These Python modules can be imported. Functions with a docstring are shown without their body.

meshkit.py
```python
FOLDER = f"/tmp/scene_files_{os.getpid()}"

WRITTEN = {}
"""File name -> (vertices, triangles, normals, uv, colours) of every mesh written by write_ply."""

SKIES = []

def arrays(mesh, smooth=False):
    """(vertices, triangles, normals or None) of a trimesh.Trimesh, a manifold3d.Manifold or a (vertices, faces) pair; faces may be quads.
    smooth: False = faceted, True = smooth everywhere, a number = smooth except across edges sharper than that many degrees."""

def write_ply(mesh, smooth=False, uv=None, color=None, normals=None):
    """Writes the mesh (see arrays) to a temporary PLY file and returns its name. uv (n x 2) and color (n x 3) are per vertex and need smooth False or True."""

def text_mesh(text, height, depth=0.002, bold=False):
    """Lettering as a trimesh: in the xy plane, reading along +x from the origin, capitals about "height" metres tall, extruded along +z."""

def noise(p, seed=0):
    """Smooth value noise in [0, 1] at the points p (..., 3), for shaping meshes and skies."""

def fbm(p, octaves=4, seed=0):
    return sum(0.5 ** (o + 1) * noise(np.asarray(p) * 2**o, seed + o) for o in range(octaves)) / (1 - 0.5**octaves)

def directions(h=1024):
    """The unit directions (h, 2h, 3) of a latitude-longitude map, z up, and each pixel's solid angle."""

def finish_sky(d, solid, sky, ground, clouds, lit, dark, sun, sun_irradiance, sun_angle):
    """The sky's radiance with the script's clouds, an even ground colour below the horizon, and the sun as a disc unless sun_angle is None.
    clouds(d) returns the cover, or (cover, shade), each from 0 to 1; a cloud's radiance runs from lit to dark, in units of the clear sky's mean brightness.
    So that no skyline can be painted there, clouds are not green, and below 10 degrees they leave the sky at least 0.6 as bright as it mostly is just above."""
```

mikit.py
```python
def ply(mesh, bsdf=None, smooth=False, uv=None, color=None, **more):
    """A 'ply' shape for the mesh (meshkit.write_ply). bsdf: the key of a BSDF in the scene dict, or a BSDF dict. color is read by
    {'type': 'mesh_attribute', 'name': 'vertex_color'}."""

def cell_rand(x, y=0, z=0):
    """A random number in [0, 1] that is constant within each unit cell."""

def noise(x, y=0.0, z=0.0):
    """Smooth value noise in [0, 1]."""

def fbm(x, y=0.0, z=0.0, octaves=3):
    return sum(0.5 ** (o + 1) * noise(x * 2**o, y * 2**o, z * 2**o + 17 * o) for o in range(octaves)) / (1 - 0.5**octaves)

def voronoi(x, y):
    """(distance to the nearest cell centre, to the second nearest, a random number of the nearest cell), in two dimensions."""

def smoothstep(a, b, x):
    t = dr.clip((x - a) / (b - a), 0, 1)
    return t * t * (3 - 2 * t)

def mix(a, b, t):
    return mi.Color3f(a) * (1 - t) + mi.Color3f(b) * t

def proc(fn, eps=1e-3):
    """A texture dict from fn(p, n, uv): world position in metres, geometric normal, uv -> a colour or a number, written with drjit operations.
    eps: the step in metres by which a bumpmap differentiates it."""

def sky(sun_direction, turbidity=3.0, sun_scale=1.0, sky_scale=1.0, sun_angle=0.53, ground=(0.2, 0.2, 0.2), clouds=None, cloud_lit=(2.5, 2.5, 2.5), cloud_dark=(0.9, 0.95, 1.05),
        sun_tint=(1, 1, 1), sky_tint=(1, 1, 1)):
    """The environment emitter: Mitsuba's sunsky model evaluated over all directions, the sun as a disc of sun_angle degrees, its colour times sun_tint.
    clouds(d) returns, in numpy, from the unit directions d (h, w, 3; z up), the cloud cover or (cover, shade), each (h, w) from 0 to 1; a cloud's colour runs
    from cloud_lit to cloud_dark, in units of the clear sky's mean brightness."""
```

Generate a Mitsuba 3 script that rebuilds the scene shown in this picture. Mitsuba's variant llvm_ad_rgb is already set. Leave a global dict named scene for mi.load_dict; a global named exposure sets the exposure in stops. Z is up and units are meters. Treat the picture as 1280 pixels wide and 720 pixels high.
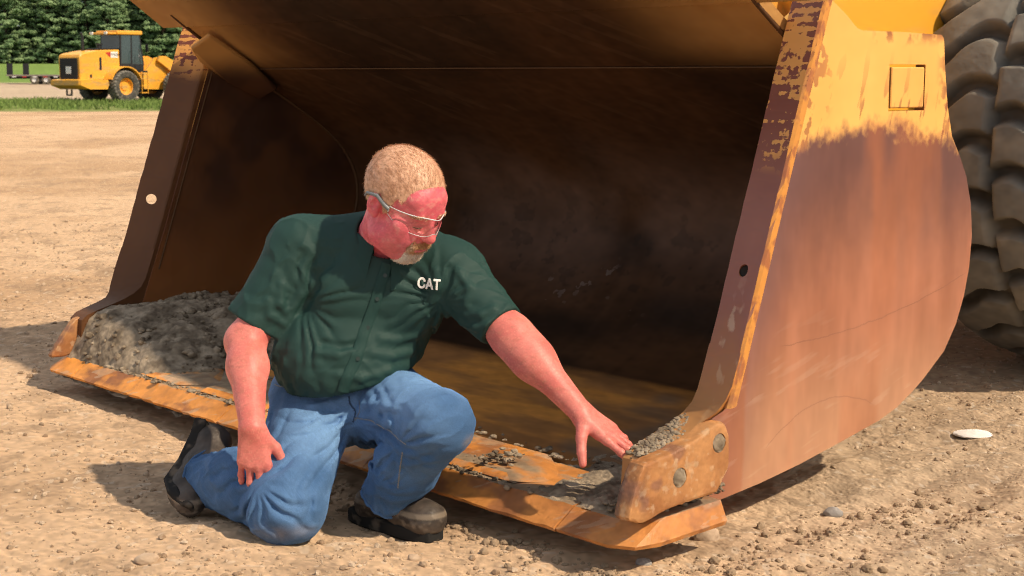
import math, numpy as np, trimesh, manifold3d as m3, shapely.geometry as sg
import drjit as dr, mitsuba as mi, mikit, meshkit
from mikit import noise, fbm, voronoi, cell_rand, smoothstep, mix, proc

T = mi.ScalarTransform4f
scene, labels = {}, {}

# ---------------------------------------------------------------- camera, sky, exposure
PITCH = math.radians(7.96)
scene['camera'] = {
    'type': 'thinlens', 'fov': 36.85, 'fov_axis': 'x', 'near_clip': 0.1, 'far_clip': 3000.0,
    'aperture_radius': 0.0022, 'focus_distance': 4.1,
    'to_world': T().look_at(origin=[0, 0, 1.2], target=[0, math.cos(PITCH), 1.2 - math.sin(PITCH)], up=[0, 0, 1])}
SUN = (0.834, -0.594, 1.0)


def haze_cloud(d):
    """bright thin summer haze with cloud banks all over the sky"""
    q = d / np.maximum(d[..., 2:], .12)
    n_ = meshkit.fbm(np.stack([q[..., 0] * .7, q[..., 1] * .7, q[..., 2] * 0 + 3], -1), 4, 12)
    return np.clip(.45 + 1.1 * (n_ - .35), .35, .92), np.clip((n_ - .62) * 2.5, 0, .6)


scene['sky'] = mikit.sky(SUN, turbidity=3, sun_angle=1.2, clouds=haze_cloud, cloud_lit=(3.3, 3.15, 2.95), cloud_dark=(1.6, 1.6, 1.65), sky_tint=(1.05, 1.0, .92))
exposure = 1.7

# ---------------------------------------------------------------- helpers
YAW = 0.7353
BU = np.array([-math.sin(YAW), math.cos(YAW), 0.0])     # along the bucket's cutting edge, towards its far end
BV = np.array([BU[1], -BU[0], 0.0])                     # into the bucket
BC = np.array([-0.7788, 4.7533, 0.0])
BH = 1.5387                                             # half the width of the cutting edge


def uvw(u, v, w):
    return BC + np.multiply.outer(np.asarray(u) - BH, BU) + np.multiply.outer(np.asarray(v), BV) + np.multiply.outer(np.asarray(w), [0, 0, 1.0])


def b2w(mesh):
    """bucket coordinates (u, v, w) to the world (the frame is left-handed, so faces turn round)"""
    v, f, _ = meshkit.arrays(mesh)
    return trimesh.Trimesh(uvw(v[:, 0], v[:, 1], v[:, 2]), f[:, ::-1], process=False)


def mirror_u(mesh):
    v, f, _ = meshkit.arrays(mesh)
    v = v.copy()
    v[:, 0] = 2 * BH - v[:, 0]
    return trimesh.Trimesh(v, f[:, ::-1], process=False)


def cat(ms):
    out = []
    for m in ms:
        v, f, _ = meshkit.arrays(m)
        out.append(trimesh.Trimesh(v, f, process=False))
    return trimesh.util.concatenate(out)


def put(key, mesh, bsdf, smooth=35, label=None, category=None, group=None, kind=None, **kw):
    if key in scene:
        n = 1
        while f'{key}_{n:03d}' in scene:
            n += 1
        key = f'{key}_{n:03d}'
    scene[key] = mikit.ply(mesh, bsdf, smooth=smooth, **kw)
    tag(key, label, category, group, kind)
    return key


def tag(key, label=None, category=None, group=None, kind=None):
    d = {k: v for k, v in (('label', label), ('category', category), ('group', group), ('kind', kind)) if v}
    if d:
        labels[key] = d


def new_thing(name, *a):
    n, key = 0, name
    while key in labels:
        n += 1
        key = f'{name}_{n:03d}'
    tag(key, *a)
    return key


def tri_normals(m):
    return m


def box(lo, hi, ch=0.0):
    lo, hi = np.minimum(lo, hi), np.maximum(lo, hi)
    if ch <= 0:
        m = trimesh.creation.box(bounds=[lo, hi])
        return m
    pts = []
    for sx in (0, 1):
        for sy in (0, 1):
            for sz in (0, 1):
                c = [lo[0] if sx == 0 else hi[0], lo[1] if sy == 0 else hi[1], lo[2] if sz == 0 else hi[2]]
                s = [1 - 2 * sx, 1 - 2 * sy, 1 - 2 * sz]
                for k in range(3):
                    q = list(c)
                    for j in range(3):
                        if j != k:
                            q[j] += s[j] * ch
                    pts.append(q)
    return trimesh.convex.convex_hull(np.array(pts))


def hull_spheres(pts, r, sub=1):
    s = trimesh.creation.icosphere(subdivisions=sub, radius=1.0).vertices
    r = np.broadcast_to(r, (len(pts),))
    return trimesh.convex.convex_hull(np.vstack([np.asarray(p) + s * q for p, q in zip(pts, r)]))


def tube(points, radii, sides=8, caps=True):
    p = np.asarray(points, float)
    t = np.gradient(p, axis=0)
    t /= np.linalg.norm(t, axis=1, keepdims=True) + 1e-12
    ref = np.array([0.13, 0.31, 0.94]) if abs(t[:, 2]).mean() < 0.8 else np.array([0.95, 0.2, 0.1])
    a = np.cross(t, ref)
    a /= np.linalg.norm(a, axis=1, keepdims=True)
    b = np.cross(t, a)
    ang = np.arange(sides) * 2 * np.pi / sides
    r = np.broadcast_to(radii, (len(p),))
    v = p[:, None] + r[:, None, None] * (np.cos(ang)[None, :, None] * a[:, None] + np.sin(ang)[None, :, None] * b[:, None])
    n = len(p)
    i, j = np.meshgrid(np.arange(n - 1), np.arange(sides), indexing='ij')
    q = np.stack([i * sides + j, i * sides + (j + 1) % sides, (i + 1) * sides + (j + 1) % sides, (i + 1) * sides + j], -1).reshape(-1, 4)
    f = np.vstack([q[:, [0, 1, 2]], q[:, [0, 2, 3]]])
    v = v.reshape(-1, 3)
    if caps:
        k = len(v)
        v = np.vstack([v, p[:1], p[-1:]])
        jj = np.arange(sides)
        f = np.vstack([f, np.stack([(jj + 1) % sides, jj, jj * 0 + k], 1), np.stack([(n - 1) * sides + jj, (n - 1) * sides + (jj + 1) % sides, jj * 0 + k + 1], 1)])
    return trimesh.Trimesh(v, f, process=False)


def cyl(p0, p1, r, sides=24, r1=None):
    r1 = r if r1 is None else r1
    return tube([p0, np.array(p0) * .5 + np.array(p1) * .5, p1], [r, (r + r1) / 2, r1], sides)


def prism(poly, z0, z1, axis='u'):
    """polygon in two coordinates pulled along the third: axis 'u' = (v, w) polygon, 'y' = (x, z), 'z' = (x, y), 'x' = (y, z)"""
    poly = sg.Polygon(poly) if not hasattr(poly, 'exterior') else poly
    m = trimesh.creation.extrude_polygon(poly, z1 - z0, engine='earcut')
    v = np.array(m.vertices)
    f = np.array(m.faces)
    z = v[:, 2] + z0
    if axis in ('u', 'x'):
        v = np.stack([z, v[:, 0], v[:, 1]], 1)
    elif axis == 'y':
        v = np.stack([v[:, 0], z, v[:, 1]], 1)
        f = f[:, ::-1]
    else:
        v = np.stack([v[:, 0], v[:, 1], z], 1)
    return trimesh.Trimesh(v, f, process=False)


def manif(m):
    v, f, _ = meshkit.arrays(m)
    t = trimesh.Trimesh(v, f)
    t.merge_vertices()
    trimesh.repair.fix_normals(t)
    return m3.Manifold(m3.Mesh(np.asarray(t.vertices, np.float32), np.asarray(t.faces, np.uint32)))


def difference(a, bs):
    r = manif(a)
    for b in bs:
        r = r - manif(b)
    mm = r.to_mesh()
    return trimesh.Trimesh(mm.vert_properties[:, :3], mm.tri_verts, process=False)


def grid_faces(n, m, wrap=False):
    i, j = np.meshgrid(np.arange(n - 1), np.arange(m if wrap else m - 1), indexing='ij')
    j2 = (j + 1) % m
    q = np.stack([i * m + j, i * m + j2, (i + 1) * m + j2, (i + 1) * m + j], -1).reshape(-1, 4)
    return np.vstack([q[:, [0, 1, 2]], q[:, [0, 2, 3]]])


def lumps(centres, sizes, seed, sub=1, squash=0.75):
    """many small irregular stones or clods in one mesh"""
    rng = np.random.default_rng(seed)
    base = trimesh.creation.icosphere(subdivisions=sub)
    bv, bf = np.array(base.vertices), np.array(base.faces)
    n = len(centres)
    sizes = np.asarray(sizes)
    sc = rng.uniform(.65, 1.25, (n, 1, 3)) * sizes[:, None, None]
    sc[:, :, 2] *= squash
    jit = 1 + rng.uniform(-.22, .22, (n, len(bv), 1))
    v = bv[None] * jit * sc
    ang = rng.uniform(0, 2 * np.pi, n)
    c, s = np.cos(ang)[:, None], np.sin(ang)[:, None]
    v = np.stack([v[..., 0] * c - v[..., 1] * s, v[..., 0] * s + v[..., 1] * c, v[..., 2]], -1)
    v = v + np.asarray(centres)[:, None]
    f = bf[None] + (np.arange(n) * len(bv))[:, None, None]
    return trimesh.Trimesh(v.reshape(-1, 3), f.reshape(-1, 3), process=False)


def relax(m, it=4):
    """shrink-free smoothing with even weights"""
    from scipy.sparse import coo_matrix
    e = m.edges_unique
    n = len(m.vertices)
    A = coo_matrix((np.ones(len(e) * 2), (np.r_[e[:, 0], e[:, 1]], np.r_[e[:, 1], e[:, 0]])), (n, n)).tocsr()
    deg = np.maximum(np.asarray(A.sum(1)), 1)
    v = np.array(m.vertices)
    for _ in range(it):
        for k in (.5, -.52):
            v = v + k * (A @ v / deg - v)
    return trimesh.Trimesh(v, m.faces, process=False)


def rough(color, r=0.6, spec=0.4):
    return {'type': 'twosided', 'b': {'type': 'principled', 'base_color': {'type': 'rgb', 'value': list(color)}, 'roughness': r, 'specular': spec}}


def procmat(fn, r=0.6, spec=0.4, bump=None, scale=1.0, metallic=0.0, rfn=None, eps=1e-3, **kw):
    b = {'type': 'principled', 'base_color': proc(fn), 'roughness': proc(rfn) if rfn else r, 'specular': spec, 'metallic': metallic, **kw}
    if bump:
        b = {'type': 'bumpmap', 'arbitrary': proc(bump, eps), 'scale': scale, 'b': b}
    return {'type': 'twosided', 'b': b}


def L(p):
    """bucket coordinates inside a material"""
    dx, dy = p.x - float(BC[0]), p.y - float(BC[1])
    return dx * float(BU[0]) + dy * float(BU[1]) + BH, dx * float(BV[0]) + dy * float(BV[1]), p.z
# ---------------------------------------------------------------- ground
def ground_far(x, y):
    r = np.hypot(x, y)
    z = 0.0 * r
    z = z - 0.11 * np.clip((r - 45) / 22, 0, 1)
    z = z + 2.6 * np.clip((r - 165) / 70, 0, 1) ** 1.3 + 6.0 * np.clip((r - 235) / 600, 0, 1)
    return z


def ground_z(x, y, fine=True):
    x, y = np.asarray(x, float), np.asarray(y, float)
    r = np.hypot(x, y)
    P = np.stack([x, y, x * 0], -1)
    near = np.clip(1.6 - r / 22, 0, 1)
    z = ground_far(x, y)
    z = z + (meshkit.fbm(P / 1.7, 3, 5) - .5) * 0.05 * np.clip(1.4 - r / 40, 0.3, 1)
    if fine:
        z = z + near * ((meshkit.fbm(P / 0.33, 3, 9) - .5) * 0.028 + (meshkit.noise(P / 0.055, 3) - .5) * 0.010 + (meshkit.noise(P / 0.024, 4) - .5) * 0.0065)
        # wheel furrows pressed into the dirt to the right of the bucket
        q = (x - 1.0) * 0.72 - (y - 4.4) * 0.69
        t = (x - 1.0) * 0.69 + (y - 4.4) * 0.72
        wob = (meshkit.noise(np.stack([t / .5, q * 0, q * 0], -1), 8) - .5) * .12
        m = np.clip((q + .35) / .15, 0, 1) * np.clip((1.6 - q) / .2, 0, 1) * np.clip((x - .45) / .25, 0, 1) * np.clip((9 - y) / 2, 0, 1)
        z = z + m * (np.abs(((q + wob) / .19) % 1 - .5) - .25) * 0.030 * (.4 + meshkit.noise(np.stack([q * 3, t * 4, q * 0], -1), 11))
        # flat old tracks on the left
        q2 = x * .35 + y * .94
        m2 = np.clip((-1.2 - x) / .6, 0, 1) * np.clip((y - 5) / 2, 0, 1) * np.clip((40 - y) / 8, 0, 1)
        z = z + m2 * (meshkit.noise(np.stack([q2 / .28, x / 2.2, x * 0], -1), 21) - .5) * 0.05
        # churned rim of dirt along the lip
    # the ground is slightly higher where the near loader's wheel stands
    d = np.hypot(x - 2.1, y - 7.1)
    z = z + 0.05 * np.exp(-(d / 1.2) ** 2)
    # level where the man kneels and where the bucket lies
    c = BC + 0.8 * BV
    fl = np.exp(-((np.abs((x - c[0]) * BU[0] + (y - c[1]) * BU[1]) / 1.9) ** 6 + (np.abs((x - c[0]) * BV[0] + (y - c[1]) * BV[1]) / 1.1) ** 6))
    z = z - fl * 0.03
    return z


th_f = np.radians(90) + np.radians(np.linspace(26, -26, 620))
th_c = np.radians(90) + np.radians(np.linspace(-26, -334, 72))[1:-1]
th = np.concatenate([th_f, th_c])
rr = [0.4]
while rr[-1] < 950:
    r_ = rr[-1]
    rr.append(r_ * (1.03 if r_ < 2.8 else 1.0042 if r_ < 8.5 else 1.010 if r_ < 20 else 1.03))
rr = np.array(rr)
X = rr[:, None] * np.cos(th)[None]
Y = rr[:, None] * np.sin(th)[None]
Z = ground_z(X, Y)
gv = np.stack([X, Y, Z], -1).reshape(-1, 3)
gf = grid_faces(len(rr), len(th), wrap=True)
gv = np.vstack([gv, [[0, 0, float(ground_z(0., 0.))]]])
k0 = np.arange(len(th))
gf = np.vstack([gf, np.stack([k0, (k0 + 1) % len(th), k0 * 0 + len(gv) - 1], 1)])
gm = trimesh.Trimesh(gv, gf, process=False)
if gm.face_normals[:1000, 2].mean() < 0:
    gm = trimesh.Trimesh(gv, gf[:, ::-1], process=False)


def dirt_col(p, n, uv):
    r = dr.sqrt(p.x * p.x + p.y * p.y)
    a = fbm(p.x * .7, p.y * .7, 3.0, 4)
    b = fbm(p.x * 6, p.y * 6, 1.0, 3)
    c = noise(p.x * 55, p.y * 55, 0)
    base = mix([.345, .228, .138], [.445, .312, .202], smoothstep(.3, .7, a))
    base = mix(base, [.24, .165, .108], .5 * smoothstep(.52, .75, b))
    base = base * (0.82 + 0.36 * c)
    pale = smoothstep(.80, .90, noise(p.x * 38, p.y * 38, 7.0))
    base = mix(base, [.50, .40, .30], .55 * pale)
    # greyer, damper soil to the right of the bucket
    g = smoothstep(.3, 1.2, p.x + .35 * (a - .5)) * smoothstep(14, 9, p.y)
    base = mix(base, base * mi.Color3f(.88, .95, 1.02), g)
    # grass strip, gravel road and meadow far off
    w1 = p.y + 6 * (fbm(p.x * .35, p.y * .2, 2.0, 3) - .5)
    gcol = mix([.055, .105, .022], [.13, .18, .05], fbm(p.x * .9, p.y * .3, 4.0, 3))
    strip = smoothstep(49.0, 52.0, w1) * smoothstep(79, 75, w1)
    base = mix(base, gcol, strip * .85)
    road = smoothstep(75, 79, w1)
    base = mix(base, mix([.30, .235, .17], [.36, .29, .215], fbm(p.x * .3, p.y * .1, 5.0, 3)), road)
    mead = smoothstep(166, 172, w1)
    return mix(base, mix([.10, .165, .04], [.145, .215, .06], fbm(p.x * .2, p.y * .08, 6.0, 3)), mead)


def dirt_bump(p, n, uv):
    return 0.006 * fbm(p.x * 40, p.y * 40, 0.0, 3) + 0.010 * noise(p.x * 14, p.y * 14, 2.0) + 0.004 * noise(p.x * 110, p.y * 110, 5.0)


scene['dirt_mat'] = procmat(dirt_col, r=.95, spec=.15, bump=dirt_bump, scale=1.0)
put('ground', gm, 'dirt_mat', smooth=True, kind='structure')

# pebbles and clods: nobody could count them
rng = np.random.default_rng(3)
n = 17000
ty = 3.1 + 9.5 * rng.random(n) ** 1.8
tx = (rng.random(n) - .5) * .74 * ty * 1.1
sz = 0.0013 + 0.0090 * rng.random(n) ** 9 + .00034 * ty
pts = np.stack([tx, ty, ground_z(tx, ty) + sz * .2], -1)
inb = np.abs((pts - BC) @ BU) < BH + .05
inv = (pts - BC) @ BV
pts, sz = pts[~(inb & (inv > .0) & (inv < 1.5))], sz[~(inb & (inv > .0) & (inv < 1.5))]


def peb_col(p, n, uv):
    k = cell_rand(dr.floor(p.x * 40), dr.floor(p.y * 40), 2)
    return mix([.27, .185, .12], [.52, .41, .30], k * k)


scene['pebble_mat'] = procmat(peb_col, r=.9, spec=.2)
put('gravel', lumps(pts, sz, 4, sub=1, squash=.8), 'pebble_mat', smooth=False, label='loose pebbles and grit scattered over the dirt yard', category='gravel', kind='stuff')

# crumbly clods thrown up along the near corner and side of the bucket
n = 420
u_ = np.where(rng.random(n) < .55, rng.normal(-.12, .10, n), rng.normal(-.22, .12, n))
v_ = rng.uniform(-.1, 1.25, n)
P = uvw(u_, v_, 0 * u_)
s_ = 0.003 + 0.012 * rng.random(n) ** 6
P[:, 2] = ground_z(P[:, 0], P[:, 1]) + s_ * .25
n2 = 260
u2, v2 = rng.uniform(-.1, 1.2, n2), rng.normal(-.03, .05, n2)
P2 = uvw(u2, v2, 0 * u2)
s2 = 0.004 + 0.012 * rng.random(n2) ** 4
P2[:, 2] = ground_z(P2[:, 0], P2[:, 1]) + s2 * .2
scene['clod_mat'] = procmat(lambda p, n, uv: mix([.21, .150, .098], [.36, .265, .18], fbm(p.x * 25, p.y * 25, p.z * 25, 3)), r=.95, spec=.1)
put('dirt_clods', lumps(np.vstack([P, P2]), np.concatenate([s_, s2]), 6, sub=2, squash=.8), 'clod_mat', smooth=True, label='crumbly soil clods heaped along the near corner and side of the bucket', category='soil', kind='stuff')


def rock(x, y, s, flat, seed, mat, label):
    m = trimesh.creation.icosphere(subdivisions=3)
    v = np.array(m.vertices)
    v = v * (.75 + .5 * meshkit.fbm(v * 1.3 + seed, 3, seed))[:, None] * np.array([s, s * .8, s * flat])
    v += [x, y, float(ground_z(x, y)) + s * flat * .35]
    put('stone', trimesh.Trimesh(v, m.faces, process=False), mat, smooth=25, label=label, category='stone')


scene['white_stone_mat'] = procmat(lambda p, n, uv: mix([.62, .58, .55], [.78, .75, .73], fbm(p.x * 60, p.y * 60, p.z * 60, 3)), r=.7)
scene['grey_stone_mat'] = procmat(lambda p, n, uv: mix([.20, .19, .185], [.33, .31, .29], fbm(p.x * 70, p.y * 70, p.z * 70, 3)), r=.8)
scene['tan_stone_mat'] = procmat(lambda p, n, uv: mix([.36, .26, .18], [.50, .38, .27], fbm(p.x * 70, p.y * 70, p.z * 70, 3)), r=.85)
# ---------------------------------------------------------------- loader bucket
A0, B0, DL = .2611, .3453, .0626          # line of the side plate's front edge: v = A0 + B0 * w
ORANGE, RUST, STEEL = [.62, .255, .030], [.235, .090, .042], [.105, .062, .055]


def side_col(p, n, uv):
    u, v, w = L(p)
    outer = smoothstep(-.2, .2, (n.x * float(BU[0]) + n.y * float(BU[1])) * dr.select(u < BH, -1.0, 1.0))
    wob = fbm(v * 5, w * 5, u * 3, 4) - .5
    scr = fbm(v * 40, w * 12, u, 3)
    drip = fbm(v * 8 + .4 * wob, w * .8 + .3 * wob, u * 2, 3)
    # outside: paint above, polished worn steel in the middle
    edge = 1.035 - .22 * dr.square(v - 1.15) + .10 * wob + .05 * (fbm(v * 22, w * 22, u, 4) - .5)
    wear = smoothstep(.035, -.035, w - edge + .04 * (fbm(v * 60, w * 50, 2.0, 3) - .5))
    top = smoothstep(.48, .04, edge - w + .16 * (drip - .5)) * wear
    steel = mix([.30, .115, .062], [.38, .155, .090], smoothstep(.35, .65, drip))
    steel = mix(steel, [.46, .245, .140], smoothstep(.55, .15, w + .1 * wob) * .8)
    steel = mix(steel, [.115, .048, .042], top * .95)
    steel = mix(steel, [.150, .075, .075], smoothstep(.36, .10, v - (.205 + B0 * w) + .12 * wob) * .85)
    steel = mix(steel, [.33, .105, .040], smoothstep(.52, .70, drip) * .5)
    steel = steel * (.92 + .16 * scr) * (.88 + .24 * fbm(v * 9, w * 5, 3.0, 4))
    steel = mix(steel, [.58, .46, .36], smoothstep(.64, .80, fbm(v * 5 + w * 9, w * 40 - v * 12, 5.0, 3)) * smoothstep(.65, .3, w) * .12)

    def mark(f, lo, hi, wd):
        return smoothstep(wd, wd * .3, dr.abs(w - f + .006 * (fbm(v * 30, 2.0, 1.0, 2) - .5))) * smoothstep(lo, lo + .05, v) * smoothstep(hi, hi - .05, v)
    steel = mix(steel, [.22, .095, .06], mark(.463 + .155 * dr.square(v - .72), .68, 1.62, .003) * .5)
    steel = mix(steel, [.22, .10, .07], mark(.287 - 1.15 * dr.square(v - .93), .62, 1.15, .003) * .35)
    paint = mix([.74, .37, .085], [.80, .45, .12], fbm(v * 7, w * 7, 1.0, 3))
    scrat = smoothstep(.62, .70, fbm(v * 10 + w * 26, w * 12 - v * 30, 3.0, 3)) * smoothstep(.45, .7, fbm(v * 4, w * 4, 8.0, 2))
    scrat = dr.maximum(scrat, smoothstep(.63, .70, fbm(v * 34 - w * 8, w * 9, 5.0, 3)) * smoothstep(.25, .0, w - edge))
    rim = dr.maximum(smoothstep(1.27, 1.316, w + .03 * wob) * smoothstep(1.05, 1.15, v), smoothstep(.075, .0, 1.475 - v + .05 * wob) * smoothstep(1.0, 1.05, w))
    rust = dr.clip(scrat * .8 + rim * smoothstep(.42, .6, fbm(v * 26, w * 26, 4.0, 3)), 0, 1)
    paint = mix(paint, [.24, .065, .03], rust * .85)
    out = mix(paint, steel, wear)
    # inside: dark brown polished steel, orange bounce glow painted in near the floor, dusty paint at the top
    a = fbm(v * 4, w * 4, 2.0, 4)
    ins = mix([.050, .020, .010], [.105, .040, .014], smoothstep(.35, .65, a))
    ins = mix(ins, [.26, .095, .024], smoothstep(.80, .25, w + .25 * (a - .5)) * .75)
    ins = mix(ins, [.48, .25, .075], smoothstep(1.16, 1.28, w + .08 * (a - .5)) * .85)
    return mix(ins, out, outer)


def side_rough(p, n, uv):
    return .42 + .25 * fbm(p.x * 12, p.y * 12, p.z * 12, 2)


def side_bump(p, n, uv):
    u, v, w = L(p)
    return .0016 * fbm(v * 30, w * 30, u * 30, 3) + .0005 * fbm(v * 90, w * 6, u, 2) + .010 * fbm(v * 3, w * 3, 1.0, 2)


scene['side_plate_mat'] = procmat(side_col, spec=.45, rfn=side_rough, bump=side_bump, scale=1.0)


def shell_col(p, n, uv):
    u, v, w = L(p)
    a = fbm(u * 1.2, v * 3 + w * 3, 1.0, 4)
    st = fbm(u * 22, v * 1.6 + w * 1.6, 2.0, 3)
    st2 = fbm(u * 1.6, v * 22 + w * 6, 6.0, 3)
    base = mix([.026, .0125, .0060], [.072, .031, .012], smoothstep(.3, .7, a))
    base = base * (.85 + .3 * st)
    # polished belly of the curve, greyer
    base = mix(base, [.120, .068, .046], smoothstep(.30, .60, w) * smoothstep(1.05, .75, w) * smoothstep(.3, .7, fbm(u * 3, w * 3, 4.0, 3)) * .8)
    pits = smoothstep(.70, .74, fbm(u * 30, w * 30, v * 30, 3)) * smoothstep(.3, .45, w) * smoothstep(.8, .6, w)
    base = mix(base, [.012, .010, .009], smoothstep(.60, .70, fbm(u * 14, w * 18, v * 14, 4)) * smoothstep(.3, .45, w) * smoothstep(.9, .6, w) * .3)
    base = mix(base, [.19, .16, .145], pits * smoothstep(.55, .7, fbm(u * 2.5, w * 3, 5.0, 2)) * .5)
    base = mix(base, [.15, .09, .05], smoothstep(.66, .74, fbm(u * 3 + w * 3, w * 30 - u * 14, 8.0, 3)) * smoothstep(.9, 1.1, w) * .10)
    # floor: brown rust and dull ochre smears
    fl = smoothstep(1.02, .93, v + .05 * (st2 - .5)) * smoothstep(.42, .3, w)
    flc = mix([.34, .155, .052], [.58, .25, .055], smoothstep(.38, .66, fbm(u * 2.2, v * 9 + w * 3, 6.0, 4)))
    flc = mix(flc, [.27, .135, .03], smoothstep(.42, .18, v + .2 * (a - .5)) * smoothstep(.4, .6, a) * .8)
    flc = mix(flc, [.15, .115, .085], smoothstep(.54, .70, fbm(u * 2.2, v * 4, 9.0, 3)) * .7)
    base = mix(base, flc, fl)
    # old paint under the top lip at the ends
    e = dr.minimum(u, 2 * BH - u)
    base = base * (.75 + .5 * fbm(u * 20, w * 30, v * 30, 4))
    return mix(base, mix([.40, .20, .06], [.52, .29, .10], fbm(u * 14, w * 24, 3.0, 4)), smoothstep(1.19, 1.30, w) * smoothstep(.75, .1, e + .35 * (a - .5)) * .85)


def shell_rough(p, n, uv):
    u, v, w = L(p)
    return .5 + .3 * fbm(u * 6, v * 6, w * 6, 2)


def shell_bump(p, n, uv):
    u, v, w = L(p)
    return .006 * fbm(u * 9, v * 9, w * 9, 4) + .0022 * fbm(u * 60, v * 60, w * 60, 3)


scene['shell_mat'] = procmat(shell_col, spec=.18, rfn=shell_rough, bump=shell_bump, scale=1.0)


def lip_col(p, n, uv):
    u, v, w = L(p)
    a = fbm(u * 5, v * 9, w * 9, 4)
    s = fbm(u * 34, v * 34, w * 34, 4)
    c = mix([.52, .20, .038], [.68, .28, .060], smoothstep(.3, .65, a))
    c = mix(c, [.20, .075, .036], smoothstep(.50, .66, fbm(u * 7, v * 12, w * 12 + 4, 4)) * .75)
    c = mix(c, [.42, .33, .235], smoothstep(.52, .68, fbm(u * 11, v * 16, w * 16 + 7, 4)) * smoothstep(.104, .112, w) * .8)
    c = mix(c, [.48, .34, .22], smoothstep(.64, .70, fbm(u * 26 + w * 60, v * 26, 7.0, 3)) * .45)
    near = smoothstep(1.1, .2, u)
    c = mix(c, [.34, .150, .070], near * .45)
    flat = smoothstep(.90, .97, dr.abs(n.z))
    c = mix(c, mix([.17, .130, .088], [.33, .265, .19], fbm(u * 30, v * 30, 3.0, 3)), flat * smoothstep(.32, .52, fbm(u * 5, v * 11, 5.0, 4) + .10 * smoothstep(.10, .06, v)) * .9)
    return c * (.70 + .60 * s)


def lip_bump(p, n, uv):
    u, v, w = L(p)
    return .0035 * fbm(u * 24, v * 30, w * 30, 4) + .0010 * noise(u * 150, v * 150, w * 150)


scene['lip_mat'] = procmat(lip_col, r=.5, spec=.4, bump=lip_bump)


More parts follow.
